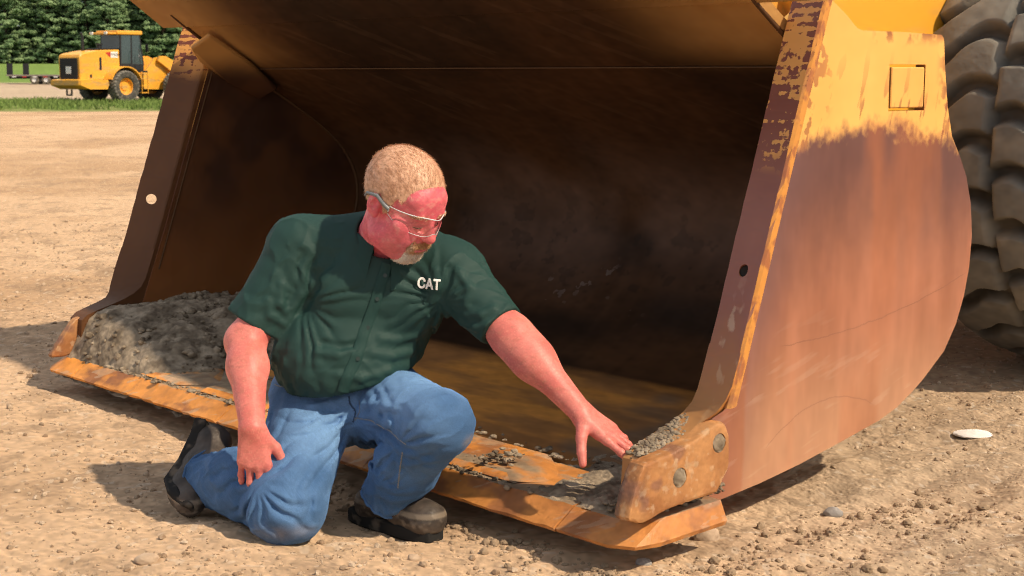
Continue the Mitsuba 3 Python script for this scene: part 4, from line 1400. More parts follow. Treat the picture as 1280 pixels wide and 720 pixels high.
def front(F, xz, y0=3.55):
    """points on a cloth found straight in front of it (along y)"""
    xz = np.asarray(xz, float)
    O = np.stack([xz[:, 0], np.full(len(xz), y0), xz[:, 1]], 1)
    return F.hit(O, np.tile([0, 1.0, 0], (len(xz), 1)))


SHIRT_FOLDS = []
JEANS_FOLDS = []


def run_folds(F, items):
    for kind, r, depth, xz in items:
        r, depth = r * .6, depth * .45
        p = front(F, xz)
        if kind == 'f':
            fold(F, p + [0, depth, 0], r, 0)
        else:
            crease(F, p + [0, -depth, 0], r)


SHIRT_FOLDS = [
    ('c', .016, .004, [(-.532, .672), (-.520, .640), (-.545, .600), (-.570, .565)]),
    ('f', .014, .008, [(-.560, .655), (-.566, .615), (-.590, .575)]),
    ('f', .012, .007, [(-.615, .640), (-.618, .590), (-.600, .553)]),
    ('f', .010, .006, [(-.650, .600), (-.645, .560), (-.610, .535)]),
    ('f', .012, .008, [(-.515, .470), (-.460, .462), (-.420, .470)]),
    ('c', .010, .003, [(-.50, .495), (-.45, .486), (-.41, .490)]),
    ('c', .014, .004, [(-.165, .690), (-.172, .650), (-.190, .610)]),
    ('f', .011, .007, [(-.200, .680), (-.205, .640), (-.215, .600)]),
    ('f', .010, .006, [(-.140, .680), (-.110, .640), (-.120, .600)]),
    ('f', .010, .006, [(-.120, .570), (-.080, .575), (-.050, .590)]),
    ('f', .010, .006, [(-.135, .545), (-.095, .540), (-.060, .550)]),
    ('f', .011, .007, [(-.26, .500), (-.31, .492), (-.35, .500)]),
    ('f', .011, .007, [(-.27, .455), (-.32, .450), (-.37, .462)]),
    ('f', .012, .008, [(-.46, .410), (-.40, .400), (-.33, .412)]),
]
def radial_folds(P, c, freq, amp, r0, r1, seed, a0=-9, a1=9):
    """pulled cloth: folds with sharp valleys radiating from a point (seen in the xz plane)"""
    dx, dz = P[:, 0] - c[0], P[:, 2] - c[1]
    r = np.hypot(dx, dz)
    th_ = np.arctan2(dz, dx)
    w = meshkit.fbm(np.stack([P[:, 0] / .08, P[:, 1] / .2, P[:, 2] / .08], -1), 2, seed) - .5
    f = np.abs(np.sin(th_ * freq + 2.6 * w + 5 * (r / (r1 - r0)) * w))
    m = np.clip((r - r0) / (.25 * (r1 - r0)), 0, 1) * np.clip((r1 - r) / (.6 * (r1 - r0)), 0, 1)
    m = m * np.clip((th_ - a0) / .25, 0, 1) * np.clip((a1 - th_) / .25, 0, 1)
    k = meshkit.noise(np.stack([th_ * freq / 3.0, r * 0, r * 0 + seed], -1), seed + 1)
    m = m * np.where((P[:, 0] < -.60) & (P[:, 2] > .45) | (P[:, 0] > -.15) & (P[:, 2] > .45), .5, 1)
    return -amp * m * (.35 + 1.1 * k) * (f - .55)


def shirt_folds(P):
    d = radial_folds(P, (-.548, .590), 8.5, .0085, .015, .24, 81) + radial_folds(P, (-.190, .600), 8.5, .0095, .012, .20, 83)
    w = meshkit.fbm(P / [.10, .25, .06], 2, 85) - .5
    d = d - .0055 * np.clip((.50 - P[:, 2]) / .06, 0, 1) * np.clip((P[:, 2] - .39) / .04, 0, 1) * (np.abs(np.sin(P[:, 2] * 62 + P[:, 0] * 10 + 9 * w)) - .55) * np.clip(meshkit.noise(P / .09, 86) * 2 - .5, 0, 1)
    d = d - .0050 * np.clip((.43 - P[:, 2]) / .04, 0, 1) * (np.abs(np.sin(P[:, 0] * 75 + 8 * w)) - .55)
    return d * .8


st.displace(lambda P: shirt_folds(P) + .35 * cloth_noise(P, [.85, .2, .40], .075, 41, .0065) * np.clip((.70 - P[:, 2]) / .15, .25, 1) + cloth_noise(P, [.3, .1, 1.0], .055, 43, .0045) * np.clip(np.abs(P[:, 0] + .40) / .15 - .5, 0, 1) + cloth_noise(P, [.6, .3, -.6], .045, 45, .0035) * (meshkit.noise(P / .13, 46) > .5) + (meshkit.fbm(P / .09, 2, 44) - .5) * .004)
run_folds(st, SHIRT_FOLDS)
st.sub(beyond(RHEM + sR * .004, sR, .092, .16), .004)
st.sub(beyond(LHEM + sL * .004, sL, .085, .13), .004)
st.sub(cone(RHEM - sR * .07, RHEM + sR * .1, .058, .071), .004)
st.sub(cone(LHEM - sL * .07, LHEM + sL * .1, .048, .054), .004)
st.sub(cone(h2w((0, -.03, -.05)), NECK + [0, .02, -.03], .074, .078), .008)
st.sub(half([-.45, 4.0, .352], unit([.22, .10, -1.0]), .6), .016)
shirt = relax(st.mesh(), 2)


def shirt_col(p, n, uv):
    a = fbm(p.x * 7, p.y * 7, p.z * 7, 3)
    t = noise((p.x + p.z) * 900, (p.y + p.z) * 900, (p.x - p.y) * 900)
    return mix([.012, .040, .036], [.017, .053, .048], a) * (.88 + .24 * t)


scene['shirt_mat'] = procmat(shirt_col, r=.68, spec=.3, sheen=.3, sheen_tint=.6, bump=lambda p, n, uv: .0005 * fbm(p.x * 60, p.y * 60, p.z * 60, 3) + .00012 * noise(p.x * 600, p.y * 600, p.z * 600), eps=5e-4)
put('person__shirt', shirt, 'shirt_mat', smooth=True)


def ribbon(F, xz, width, lift, n=60, thick=.0015):
    """a strip of cloth lying on the front of a garment along the path xz"""
    xz = np.asarray(xz, float)
    s = np.concatenate([[0], np.cumsum(np.linalg.norm(np.diff(xz, axis=0), axis=1))])
    q = np.linspace(0, s[-1], n)
    c = np.stack([np.interp(q, s, xz[:, 0]), np.interp(q, s, xz[:, 1])], 1)
    t = np.gradient(c, axis=0)
    t /= np.linalg.norm(t, axis=1, keepdims=True)
    nn = np.stack([-t[:, 1], t[:, 0]], 1)
    rows = []
    for o in np.array([-1, -.8, 0, .8, 1]) * width / 2:
        pp = front(F, c + nn * o)
        rows.append(pp + [0, -lift if abs(o) < width * .45 else .001, 0])
    V = np.stack(rows, 1)
    V[:, :, 1] = np.apply_along_axis(lambda a: np.convolve(np.pad(a, 2, 'edge'), np.ones(5) / 5, 'valid'), 0, V[:, :, 1])
    return trimesh.Trimesh(V.reshape(-1, 3), grid_faces(n, 5)[:, ::-1], process=False)


PLACKET = [(-.331, .700), (-.344, .657), (-.365, .593), (-.393, .519), (-.413, .449), (-.439, .397), (-.448, .365)]
scene['shirt_seam_mat'] = procmat(shirt_col, r=.72, spec=.25, sheen=.35)
put('person__shirt__placket', ribbon(st, PLACKET, .032, .0052), 'shirt_seam_mat', smooth=True)
scene['button_mat'] = rough([.02, .035, .03], .35)
bt = front(st, [(-.336, .668), (-.357, .606), (-.383, .530), (-.407, .452)])
for b in bt:
    put('person__shirt__button', cyl(b + [0, -.0035, 0], b + [0, -.0075, .001], .0058, 14), 'button_mat', smooth=30)
# white lettering on the chest
tm = meshkit.text_mesh('CAT', .0265, .002, True)
tm = cat([trimesh.Trimesh(np.array(tm.vertices) * [.88, 1, 1] + [o, q, abs(o) * .2], tm.faces, process=False) for o, q in ((-.0008, 0), (0, .0006), (.0008, 0), (0, -.0006))])
tv = np.array(tm.vertices)
w_ = tv[:, 0].max()
ca, sa = math.cos(.04), math.sin(.04)
lx, lz = (tv[:, 0] - w_ / 2) * .95, tv[:, 1] - .012
pp = front(st, np.stack([-.220 + lx * ca + lz * sa, .647 - lx * sa + lz * ca], 1))
gx, gz = np.meshgrid(np.linspace(-.03, .03, 15), np.linspace(-.015, .015, 9))
gp = front(st, np.stack([-.220 + gx.ravel() * ca + gz.ravel() * sa, .647 - gx.ravel() * sa + gz.ravel() * ca], 1))[:, 1]
bas = lambda a, b: np.column_stack([a, b, a * a, a * b, b * b, a ** 3, np.ones(len(a))])
fit = np.linalg.lstsq(bas(gx.ravel(), gz.ravel()), gp, rcond=None)[0]
wr_ = np.maximum(0, (bas(gx.ravel(), gz.ravel()) @ fit - gp)).max()
pp[:, 1] = bas(lx, lz) @ fit - .0015 - min(wr_, .005) - tv[:, 2]
put('person__shirt__lettering', trimesh.Trimesh(pp, tm.faces, process=False), 'white_decal_mat', smooth=False, label='white letters on the chest of the shirt')


# collar: stand and fall around the neck
def collar():
    ax = unit(h2w((0, -.03, -.05)) - NECK - [0, .02, -.03] + [0, .05, .10])
    f = unit(TF - ax * (TF @ ax))
    s = np.cross(ax, f)
    o = NECK + [0, .022, -.022]
    ph = np.radians(np.linspace(14, 346, 90))
    V = []
    for p in ph:
        fr = math.exp(-(min(p, 2 * math.pi - p) / .75) ** 2)
        prof = [(.079, .012), (.080, .040), (.083, .046), (.088, .043), (.108 + .012 * fr, .012 - .014 * fr), (.124 + .018 * fr, -.012 - .050 * fr), (.119 + .018 * fr, -.015 - .050 * fr), (.101 + .012 * fr, .012 - .014 * fr), (.086, .036), (.084, .012)]
        d = f * math.cos(p) + s * math.sin(p)
        for r_, hgt in prof:
            V.append(o + d * (r_ * (1 + .05 * fr)) + ax * (hgt - .022 * fr))
    m = trimesh.Trimesh(np.array(V), grid_faces(len(ph), 10, wrap=False), process=False)
    cl = np.arange(len(ph) - 1) * 10
    q = np.stack([cl + 9, cl, cl + 10, cl + 19], 1)
    m = trimesh.Trimesh(m.vertices, np.vstack([m.faces, q[:, [0, 1, 2]], q[:, [0, 2, 3]]]), process=False)
    return m


put('person__shirt__collar', collar(), 'shirt_seam_mat', smooth=50)

# ---- jeans
jn = Field([-1.0, 3.66, .0], [-.02, 4.52, .44], .0042)
jn.add(ell([-.468, 4.235, .315], (.192, .155, .115)), .02)
jn.add(cone(RH + [.008, .02, -.01], RKN, .117, .090), .05)
jn.add(cone(LH + [-.004, .02, -.01], LKN, .120, .081), .05)
jn.add(ell([-.55, 4.31, .26], (.13, .12, .13)), .05)
jn.add(ell([-.38, 4.31, .26], (.13, .12, .12)), .05)
jn.add(cone(RKN + [-.01, .02, .0], RA, .090, .074), .04)
jn.add(cone(RKN * .55 + RA * .45 + [0, .03, .02], RA * .6 + RKN * .4 + [0, .02, .03], .085, .075), .05)
jn.add(cone(LKN, LA * .6 + LKN * .4 + [-.01, .02, 0], .079, .080), .035)
jn.add(cone(LA * .6 + LKN * .4 + [-.01, .02, 0], LA, .080, .074), .035)
jn.add(ell([-.585, 3.835, .075], (.085, .07, .07)), .04)
jR, jL = unit(RA - RKN), unit(LA - LKN + [0, 0, -.12])


def jeans_noise(P):
    d = cloth_noise(P, [.9, .2, .35], .055, 51, .0055) + (meshkit.fbm(P / .05, 3, 55) - .5) * .004
    # bunching over the shins and at the cuffs
    for a, b in ((RKN, RA), (LKN, LA)):
        ax = unit(b - a)
        t = (P - a) @ ax / np.linalg.norm(b - a)
        rad = np.linalg.norm(P - a - np.outer((P - a) @ ax, ax), axis=1)
        w = np.clip((t - .35) / .3, 0, 1) * (rad < .13)
        d = d + w * cloth_noise(P, np.cross(ax, [.2, .5, .8]), .040, 57, .0075)
    return d


def jeans_folds(P):
    d = radial_folds(P, (-.436, .262), 7.5, .0095, .02, .24, 91)
    d = d + radial_folds(P, (-.652, .165), 8.0, .0120, .02, .20, 93) + radial_folds(P, (-.292, .262), 7.0, .0110, .015, .15, 95)
    return d + radial_folds(P, (-.36, .13), 9.0, .0080, .02, .13, 97)


jn.displace(lambda P: jeans_folds(P) + .7 * jeans_noise(P))
JEANS_FOLDS = [
    ('f', .012, .007, [(-.440, .330), (-.480, .318), (-.540, .312)]),
    ('f', .012, .007, [(-.445, .300), (-.490, .282), (-.545, .270)]),
    ('f', .011, .007, [(-.440, .275), (-.480, .250), (-.520, .235)]),
    ('f', .012, .008, [(-.290, .250), (-.255, .245), (-.215, .262)]),
    ('f', .011, .007, [(-.300, .215), (-.260, .215), (-.215, .230)]),
    ('f', .010, .007, [(-.340, .140), (-.300, .128), (-.260, .130)]),
    ('f', .010, .007, [(-.350, .110), (-.310, .100), (-.270, .104)]),
    ('f', .011, .007, [(-.400, .322), (-.350, .335), (-.300, .345)]),
    ('f', .011, .007, [(-.400, .302), (-.350, .300), (-.310, .305)]),
]
run_folds(jn, JEANS_FOLDS)
jn.sub(half(RA + jR * .012, jR, .13), .004)
jn.sub(half(LA + jL * .020, jL, .12), .004)
jn.sub(cone(RA - jR * .05, RA + jR * .08, .060, .068), .004)
jn.sub(cone(LA - jL * .05, LA + jL * .08, .060, .068), .004)
jn.sub(half([-.5, 3.9, .006], np.array([0, 0, -1.0]), .9), .006)
jeans = relax(jn.mesh(), 2)


def jeans_col(p, n, uv):
    a = fbm(p.x * 9, p.y * 9, p.z * 9, 4)
    t = noise((p.x + p.z) * 700, (p.y - p.z) * 700, (p.y + p.x) * 250)
    c = mix([.050, .115, .245], [.082, .168, .330], smoothstep(.3, .7, a))

    def blob(q, r):
        return smoothstep(1.0, .25, dr.sqrt(dr.square((p.x - q[0]) / r[0]) + dr.square((p.y - q[1]) / r[1]) + dr.square((p.z - q[2]) / r[2])))
    fade = dr.maximum(blob((-.50, 4.02, .28), (.15, .22, .17)), blob((-.27, 3.92, .38), (.17, .25, .13)))
    c = mix(c, [.150, .285, .510], fade * .85 * (.7 + .6 * a))
    dusty = dr.maximum(blob((-.105, 3.80, .29), (.035, .07, .05)), blob((-.58, 3.79, .045), (.10, .08, .05)))
    c = mix(c, [.26, .22, .19], dusty * smoothstep(.35, .6, a) * .7)
    return c * (.80 + .40 * t)


scene['jeans_mat'] = procmat(jeans_col, r=.85, spec=.2, sheen=.3, bump=lambda p, n, uv: .0007 * fbm(p.x * 70, p.y * 70, p.z * 70, 3) + .00022 * noise(p.x * 500, p.y * 500, p.z * 500), eps=5e-4)
put('person__jeans', jeans, 'jeans_mat', smooth=True)
scene['stitch_mat'] = rough([.20, .21, .22], .8)
scene['denim_dark_mat'] = rough([.035, .07, .14], .85)


def seam(xz, r=.0022, mat='denim_dark_mat', off=0.0, name='seam'):
    xz = np.asarray(xz, float)
    s = np.concatenate([[0], np.cumsum(np.linalg.norm(np.diff(xz, axis=0), axis=1))])
    q = np.linspace(0, s[-1], 40)
    c = np.stack([np.interp(q, s, xz[:, 0]), np.interp(q, s, xz[:, 1])], 1)
    p = front(jn, c)
    p[:, 1] = np.convolve(np.pad(p[:, 1], 2, 'edge'), np.ones(5) / 5, 'valid')
    put('person__jeans__' + name, tube(p, r, 6), mat, smooth=True)


seam([(-.440, .335), (-.438, .317), (-.420, .296), (-.430, .265)], .0026, name='fly')
seam([(-.414, .335), (-.406, .306), (-.424, .270)], .0014, 'stitch_mat')
seam([(-.425, .277), (-.369, .291), (-.320, .288), (-.284, .277), (-.267, .270)], .0018, 'stitch_mat', name='inseam')
seam([(-.278, .248), (-.287, .197), (-.295, .139)], .0018, 'stitch_mat', name='inseam')
seam([(-.657, .346), (-.629, .351), (-.606, .361)], .0016, 'stitch_mat', name='pocket_edge')
for A_, j_, rr_ in ((RA, jR, .0745), (LA, jL, .0745)):
    e1 = unit(np.cross(j_, [.3, .2, .9]))
    e2 = np.cross(j_, e1)
    ang = np.linspace(0, 2 * np.pi, 49)
    off = .008 if A_ is RA else .016
    o = A_ + j_ * (off - .004)
    ring = o + rr_ * (np.cos(ang)[:, None] * e1 + np.sin(ang)[:, None] * e2)
    from scipy.ndimage import map_coordinates
    for _ in range(12):
        rad = ring - o
        rad /= np.linalg.norm(rad, axis=1, keepdims=True)
        ring = ring - rad * np.clip(jn.value(ring), -.01, .01)[:, None] * .7
    ring[:, 2] = np.maximum(ring[:, 2], .008)
    put('person__jeans__cuff', tube(ring, .0045, 8, caps=False), 'jeans_mat', smooth=True)

# ---- boots
def boot(name, prims, soles, lo, hi, laces):
    F = Field(lo, hi, .004)
    for pr, k in prims:
        F.add(pr, k)
    F.displace(lambda P: (meshkit.fbm(P / .03, 3, 61) - .5) * .006)
    F.sub(half([(lo[0] + hi[0]) / 2, (lo[1] + hi[1]) / 2, .004], np.array([0, 0, -1.0]), .4), .004)
    key = put(name, relax(F.mesh(), 3), 'boot_mat', smooth=True)
    put(key + '__sole', soles, 'sole_mat', smooth=35)
    for lc in laces:
        put(key + '__lace', tube(lc, .0028, 6), 'lace_mat', smooth=True)


def boot_col(p, n, uv):
    a = fbm(p.x * 20, p.y * 20, p.z * 20, 4)
    c = mix([.035, .029, .025], [.085, .066, .054], smoothstep(.3, .7, a))
    c = mix(c, [.23, .185, .14], smoothstep(.010, .003, dr.abs(p.z - .052 - .004 * a)) * .6)
    return mix(c, [.24, .195, .15], smoothstep(.50, .75, fbm(p.x * 35, p.y * 35, p.z * 35, 3)) * smoothstep(.10, .02, p.z) * .65)


scene['boot_mat'] = procmat(boot_col, r=.55, spec=.4, bump=lambda p, n, uv: .003 * fbm(p.x * 60, p.y * 60, p.z * 60, 3))
scene['sole_mat'] = procmat(lambda p, n, uv: mix([.020, .020, .020], [.16, .13, .10], smoothstep(.5, .8, fbm(p.x * 30, p.y * 30, p.z * 30, 3)) * .8), r=.85, spec=.2)
scene['lace_mat'] = rough([.05, .035, .022], .8)
z_ = float(ground_z(np.array(-.3), np.array(3.98)))
tl_, hl_ = np.array([-.222, 3.925, 0]), np.array([-.400, 4.085, 0])
dl = unit(tl_ - hl_)
sl_ = np.array([-dl[1], dl[0], 0])
pr = [(ell(tl_ + [0, 0, .062 + z_] - dl * .005, (.052, .046, .040)), .02), (cone(tl_ - dl * .07 + [0, 0, .070 + z_], tl_ - dl * .01 + [0, 0, .060 + z_], .050, .044), .03),
      (cone(hl_ + dl * .03 + [0, 0, .065 + z_], tl_ - dl * .09 + [0, 0, .078 + z_], .043, .046), .03), (cone(hl_ + dl * .05 + [0, 0, .08 + z_], LA + [0, 0, .05], .046, .056), .03), (ell(hl_ + dl * .015 + [0, 0, .06 + z_], (.040, .042, .045)), .02)]
so = []
for t, w in ((-.04, .026), (0, .038), (.06, .036), (.12, .039), (.18, .048), (.225, .046), (.262, .030)):
    for s in (-1, 1):
        c = hl_ + dl * t + sl_ * s * (w - .008)
        so += [(c[0], c[1], z_ + .012), (c[0], c[1], z_ + .036)]
sole = hull_spheres(so, .009, 1)
lc = []
for q in (.135, .165, .195):
    c = hl_ + dl * q
    zt = .135 - (q - .135) * .42 + z_
    lc.append([c + sl_ * .030 + [0, 0, zt - .018], c + dl * .006 + [0, 0, zt - .004], c - sl_ * .030 + dl * .01 + [0, 0, zt - .018]])
boot('person__boot', pr, sole, [-.50, 3.84, -.05], [-.12, 4.20, .22], lc)
hp = [np.array(q) for q in ((-.838, 4.215, .172), (-.868, 4.165, .108), (-.892, 4.118, .060), (-.874, 4.055, .047))]
pr = [(cone(hp[0], hp[1], .044, .047), .03), (cone(hp[1], hp[2], .047, .050), .03), (cone(hp[2], hp[3], .050, .043), .03), (cone(hp[1] + [.04, 0, .02], RA + jR * .01 + [.02, 0, .02], .05, .060), .03), (ell(hp[0], (.046, .046, .05)), .02)]
out_ = unit(np.array([-.80, .35, .10]))
so = []
wdir = unit(np.cross(out_, hp[2] - hp[0]))
segs = []
for q, o_, w in ((hp[0] + [.008, .012, .035], .040, .036), (hp[0], .040, .038), (hp[1], .038, .036), (hp[2], .040, .046), (hp[3], .036, .042), (hp[3] + [.02, -.035, -.012], .018, .026)):
    segs.append([tuple(q + out_ * e + wdir * s * (w - .008)) for s in (-1, 1) for e in (o_ - .008, o_ + .014)])
sole = cat([hull_spheres(a + b, .009, 1) for a, b in zip(segs[:-1], segs[1:])])
boot('person__boot', pr, sole, [-1.0, 3.95, -.03], [-.72, 4.33, .28], [])

# ---- hair, goatee, eyebrows: a close cap and many short tapered blades
hair_lo, hair_hi = h2w(np.array([[x, y, z] for x in (-.12, .12) for y in (-.14, .13) for z in (-.13, .15)])).min(0), h2w(np.array([[x, y, z] for x in (-.12, .12) for y in (-.14, .13) for z in (-.13, .15)])).max(0)


def hairline(q):
    """positive where hair grows (head coordinates)"""
    x, y, z = q[..., 0], q[..., 1], q[..., 2]
    ax = np.abs(x)
    front_ = .043 - .06 * np.clip(ax - .030, 0, 1) + .006 * np.sin(x * 130 + 1)
    side = np.where(y > .030, front_, np.where(y > .012, .018 - (.030 - y) * 2.6, np.where(y > -.036, .036 - 0 * y, -.055)))
    side = np.interp(y, [-.12, -.045, -.036, -.004, .004, .012, .026, .034, .040, .12], [-.068, -.060, -.030, .034, .016, -.012, -.006, .024, .046, .050])
    lim = np.where(y > .036, np.maximum(np.minimum(front_, .07), side * 0 + .03), side)
    w = np.clip((y - .030) / .020, 0, 1)
    lim = side * (1 - w) + np.where(y > .03, front_, side) * w
    return z - lim


hf = Field(hair_lo, hair_hi, .0034)
for pr, k in HA[:3]:
    hf.add(to_head(pr), k)
hp0 = hf.lo + hf.h * np.stack(np.meshgrid(*[np.arange(m) for m in hf.n], indexing='ij'), -1)
ql = w2h(hp0)
thick = .0045 + .006 * np.clip((ql[..., 2] - .02) / .08, 0, 1)
hf.d = np.maximum(hf.d - thick.astype(np.float32), (-(hairline(ql)) * .9).astype(np.float32))
hf.displace(lambda P: (meshkit.noise(w2h(P) / [.010, .03, .03], 71) - .5) * .0006 + (meshkit.fbm(P / .012, 2, 72) - .5) * .002, .02)
hair = relax(hf.mesh(), 4)


def hair_col(p, n, uv):
    x, y, z = HLp(p)
    a = fbm(x * 420, y * 90, z * 130, 3) * .7 + .3 * fbm(x * 90, y * 30, z * 40, 2)
    c = mix([.42, .215, .120], [.70, .440, .295], smoothstep(.25, .7, a))
    return mix(c, [.58, .42, .28], smoothstep(.03, -.04, y) * smoothstep(.05, -.02, z) * .5)


scene['hair_mat'] = procmat(hair_col, r=.5, spec=.4)
hk = put('person__hair', hair, 'hair_mat', smooth=True)


def strands(mesh, n, ln, wd, seed, flow, keep=None):
    rg = np.random.default_rng(seed)
    pts, fi = trimesh.sample.sample_surface(mesh, n, seed=seed)
    nr = mesh.face_normals[fi]
    q = w2h(pts)
    if keep is not None:
        k = keep(q)
        pts, nr, q = pts[k], nr[k], q[k]
    n = len(pts)
    fl = flow(q, nr @ HR) @ HR.T
    d = fl + rg.normal(0, .28, (n, 3))
    d /= np.linalg.norm(d, axis=1, keepdims=True)
    s = np.cross(d, nr + rg.normal(0, .3, (n, 3)))
    s /= np.linalg.norm(s, axis=1, keepdims=True)
    l = (ln * rg.uniform(.55, 1.2, n))[:, None]
    w = (wd * rg.uniform(.7, 1.3, n))[:, None]
    b = pts - nr * .001
    mid = b + d * l * .55
    tip = b + d * l - nr * l * .18
    V = np.stack([b - s * w, b + s * w, mid + s * w * .7, mid - s * w * .7, tip], 1)
    f = np.array([[0, 1, 2], [0, 2, 3], [3, 2, 4]])[None] + (np.arange(n) * 5)[:, None, None]
    return trimesh.Trimesh(V.reshape(-1, 3), f.reshape(-1, 3), process=False)


def top_flow(q, nr):
    f = np.stack([q[:, 0] * 1.0, np.where(q[:, 2] > .05, .9, .25), np.where(q[:, 2] > .06, .10, -.9) - .9 * np.clip((q[:, 1] - .03) / .05, 0, 1)], 1)
    t = f - nr * (f * nr).sum(1, keepdims=True)
    t /= np.linalg.norm(t, axis=1, keepdims=True) + 1e-9
    up = np.where(q[:, 2] > .06, .38, .15)[:, None]
    return t + nr * up


put('person__hair__strands', strands(hair, 26000, .0125, .00042, 5, top_flow, lambda q: hairline(q) > -.004), 'hair_mat', smooth=False)


def beard_col(p, n, uv):
    x, y, z = HLp(p)
    a = fbm(x * 200, y * 60, z * 60, 3)
    c = mix([.40, .20, .085], [.52, .29, .14], a)
    return mix(c, [.66, .58, .48], smoothstep(-.080, -.094, z + .01 * (a - .5)) * .85 + smoothstep(.022, .034, dr.abs(x)) * .4)


scene['beard_mat'] = procmat(beard_col, r=.6, spec=.3)
face = skin.submesh([np.nonzero((np.linalg.norm(w2h(skin.triangles_center), axis=1) < .16) & (w2h(skin.triangles_center)[:, 1] > .03))[0]], append=True)


def beard_flow(q, nr):
    f = np.stack([q[:, 0] * 6, .15 + 0 * q[:, 0], -1 + 0 * q[:, 0]], 1)
    t = f - nr * (f * nr).sum(1, keepdims=True)
    return t / (np.linalg.norm(t, axis=1, keepdims=True) + 1e-9) + nr * .45


def beard_keep(q):
    x, z = np.abs(q[:, 0]), q[:, 2]
    mous = (z < -.047) & (z > -.062) & (x < .031) & (q[:, 1] > .06)
    side = (x > .020) & (x < .034) & (z < -.050) & (z > -.10) & (q[:, 1] > .05)
    chin = (z < -.078) & (z > -.125) & (x < .034) & (q[:, 1] > .045)
    return mous | side | chin


put('person__goatee', strands(face, 60000, .012, .0005, 6, beard_flow, beard_keep), 'beard_mat', smooth=False)
put('person__eyebrow', strands(face, 60000, .009, .0005, 7, lambda q, nr: np.stack([np.sign(q[:, 0]), .2 + 0 * q[:, 0], .15 + 0 * q[:, 0]], 1),
                              lambda q: (np.abs(q[:, 0]) > .012) & (np.abs(q[:, 0]) < .050) & (np.abs(q[:, 2] - .0195 + .25 * np.clip(np.abs(q[:, 0]) - .036, 0, 1)) < .0045) & (q[:, 1] > .05)), 'hair_mat', smooth=False)
scene['lash_mat'] = rough([.10, .045, .03], .7)
for s in (-1, 1):
    pts = h2w(np.array([[s * (.018 + .0265 * t), .0965 - .011 * t * t - .0008, -.0085 - .0030 * math.sin(t * 3.1)] for t in np.linspace(0, 1, 9)]))
    put('person__eyelashes', tube(pts, [.0006, .0010, .0013, .0014, .0014, .0014, .0013, .0010, .0006], 5), 'lash_mat', smooth=True)

# ---- clear safety glasses
scene['lens_mat'] = {'type': 'thindielectric', 'int_ior': 1.55}
scene['lens_rim_mat'] = rough([.55, .55, .56], .25, .6)
scene['temple_mat'] = rough([.16, .18, .19], .35, .5)


def lens():
    a = np.radians(np.linspace(-78, 78, 61))
    zz = np.linspace(0, 1, 9)
    V = []
    for t in a:
        ct = abs(t) / math.radians(78)
        rx, ry = .079, .100
        top = .020 - .007 * ct ** 2
        bot = -.030 + .024 * ct ** 3 + .012 * math.exp(-(t / .16) ** 2)
        for z in zz:
            h_ = bot + (top - bot) * z
            V.append((math.sin(t) * rx, .010 + math.cos(t) * ry + .010 * math.exp(-(t / .25) ** 2) * 1.0, h_ + .003))
    return trimesh.Trimesh(h2w(np.array(V)), grid_faces(61, 9), process=False), h2w(np.array(V)).reshape(61, 9, 3)


lm, lv = lens()
gk = 'safety_glasses'
tag(gk, "clear wraparound safety glasses with grey side arms, worn on the kneeling man's face", 'glasses')
put(gk + '__lens', lm, 'lens_mat', smooth=True)
put(gk + '__brow_rim', tube(lv[:, 8], .0016, 6), 'lens_rim_mat', smooth=True)
put(gk + '__lower_rim', tube(lv[:, 0], .0009, 6), 'lens_rim_mat', smooth=True)
for s, e in ((-1, lv[0]), (1, lv[-1])):
    p0 = w2h(e[5])
    path = [p0, p0 + [s * .005, -.015, .004], [s * .089, -.006, .024], [s * .088, -.040, .012], [s * .080, -.052, -.004]]
    put(gk + '__side_arm', tube(h2w(np.array(path)), [.0062, .0058, .0050, .0042, .003], 8), 'temple_mat', smooth=True)
    put(gk + '__side_shield', cat([hull_spheres([h2w(w2h(e[2])), h2w(w2h(e[7])), h2w(p0 + [s * .003, -.012, .004])], .0015, 1)]), 'lens_rim_mat', smooth=30)
# ---------------------------------------------------------------- far yard: grass, trailers, pines
def grass_mesh(n, x0, x1, y0, y1, h0, h1, seed, wd):
    rg = np.random.default_rng(seed)
    x, y = rg.uniform(x0, x1, n), rg.uniform(y0, y1, n)
    dens = meshkit.fbm(np.stack([x / 2.2, y / 2.2, x * 0], -1), 3, 4)
    k = dens > .36
    x, y, dens = x[k], y[k], dens[k]
    n = len(x)
    z = ground_z(x, y, False) - .02
    h = rg.uniform(h0, h1, n) * (.5 + 1.1 * dens)
    a = rg.uniform(0, 2 * np.pi, n)
    w = wd * rg.uniform(.6, 1.3, n)
    dx, dy = np.cos(a) * w, np.sin(a) * w
    lx, ly = rg.normal(0, .35, n) * h, rg.normal(0, .35, n) * h
    b = np.stack([x, y, z], -1)
    V = np.stack([b - np.stack([dx, dy, 0 * x], -1), b + np.stack([dx, dy, 0 * x], -1), b + np.stack([lx * .5 + dx * .6, ly * .5 + dy * .6, h * .65], -1), b + np.stack([lx, ly, h], -1)], 1)
    f = np.array([[0, 1, 2], [0, 2, 3]])[None] + (np.arange(n) * 4)[:, None, None]
    return trimesh.Trimesh(V.reshape(-1, 3), f.reshape(-1, 3), process=False)


scene['grass_mat'] = procmat(lambda p, n, uv: mix([.085, .155, .03], [.20, .27, .075], fbm(p.x * 1.5, p.y * 1.5, p.z * 3, 3)), r=.7, spec=.2)
put('grass', grass_mesh(26000, -33, -3, 52.5, 75, .08, .24, 3, .03), 'grass_mat', smooth=False, label='strip of rough green grass between the dirt yard and the gravel road', category='grass', kind='stuff')


def far_box(x0, x1, y0, y1, z0, z1):
    return box([x0, y0, z0], [x1, y1, z1], .01)


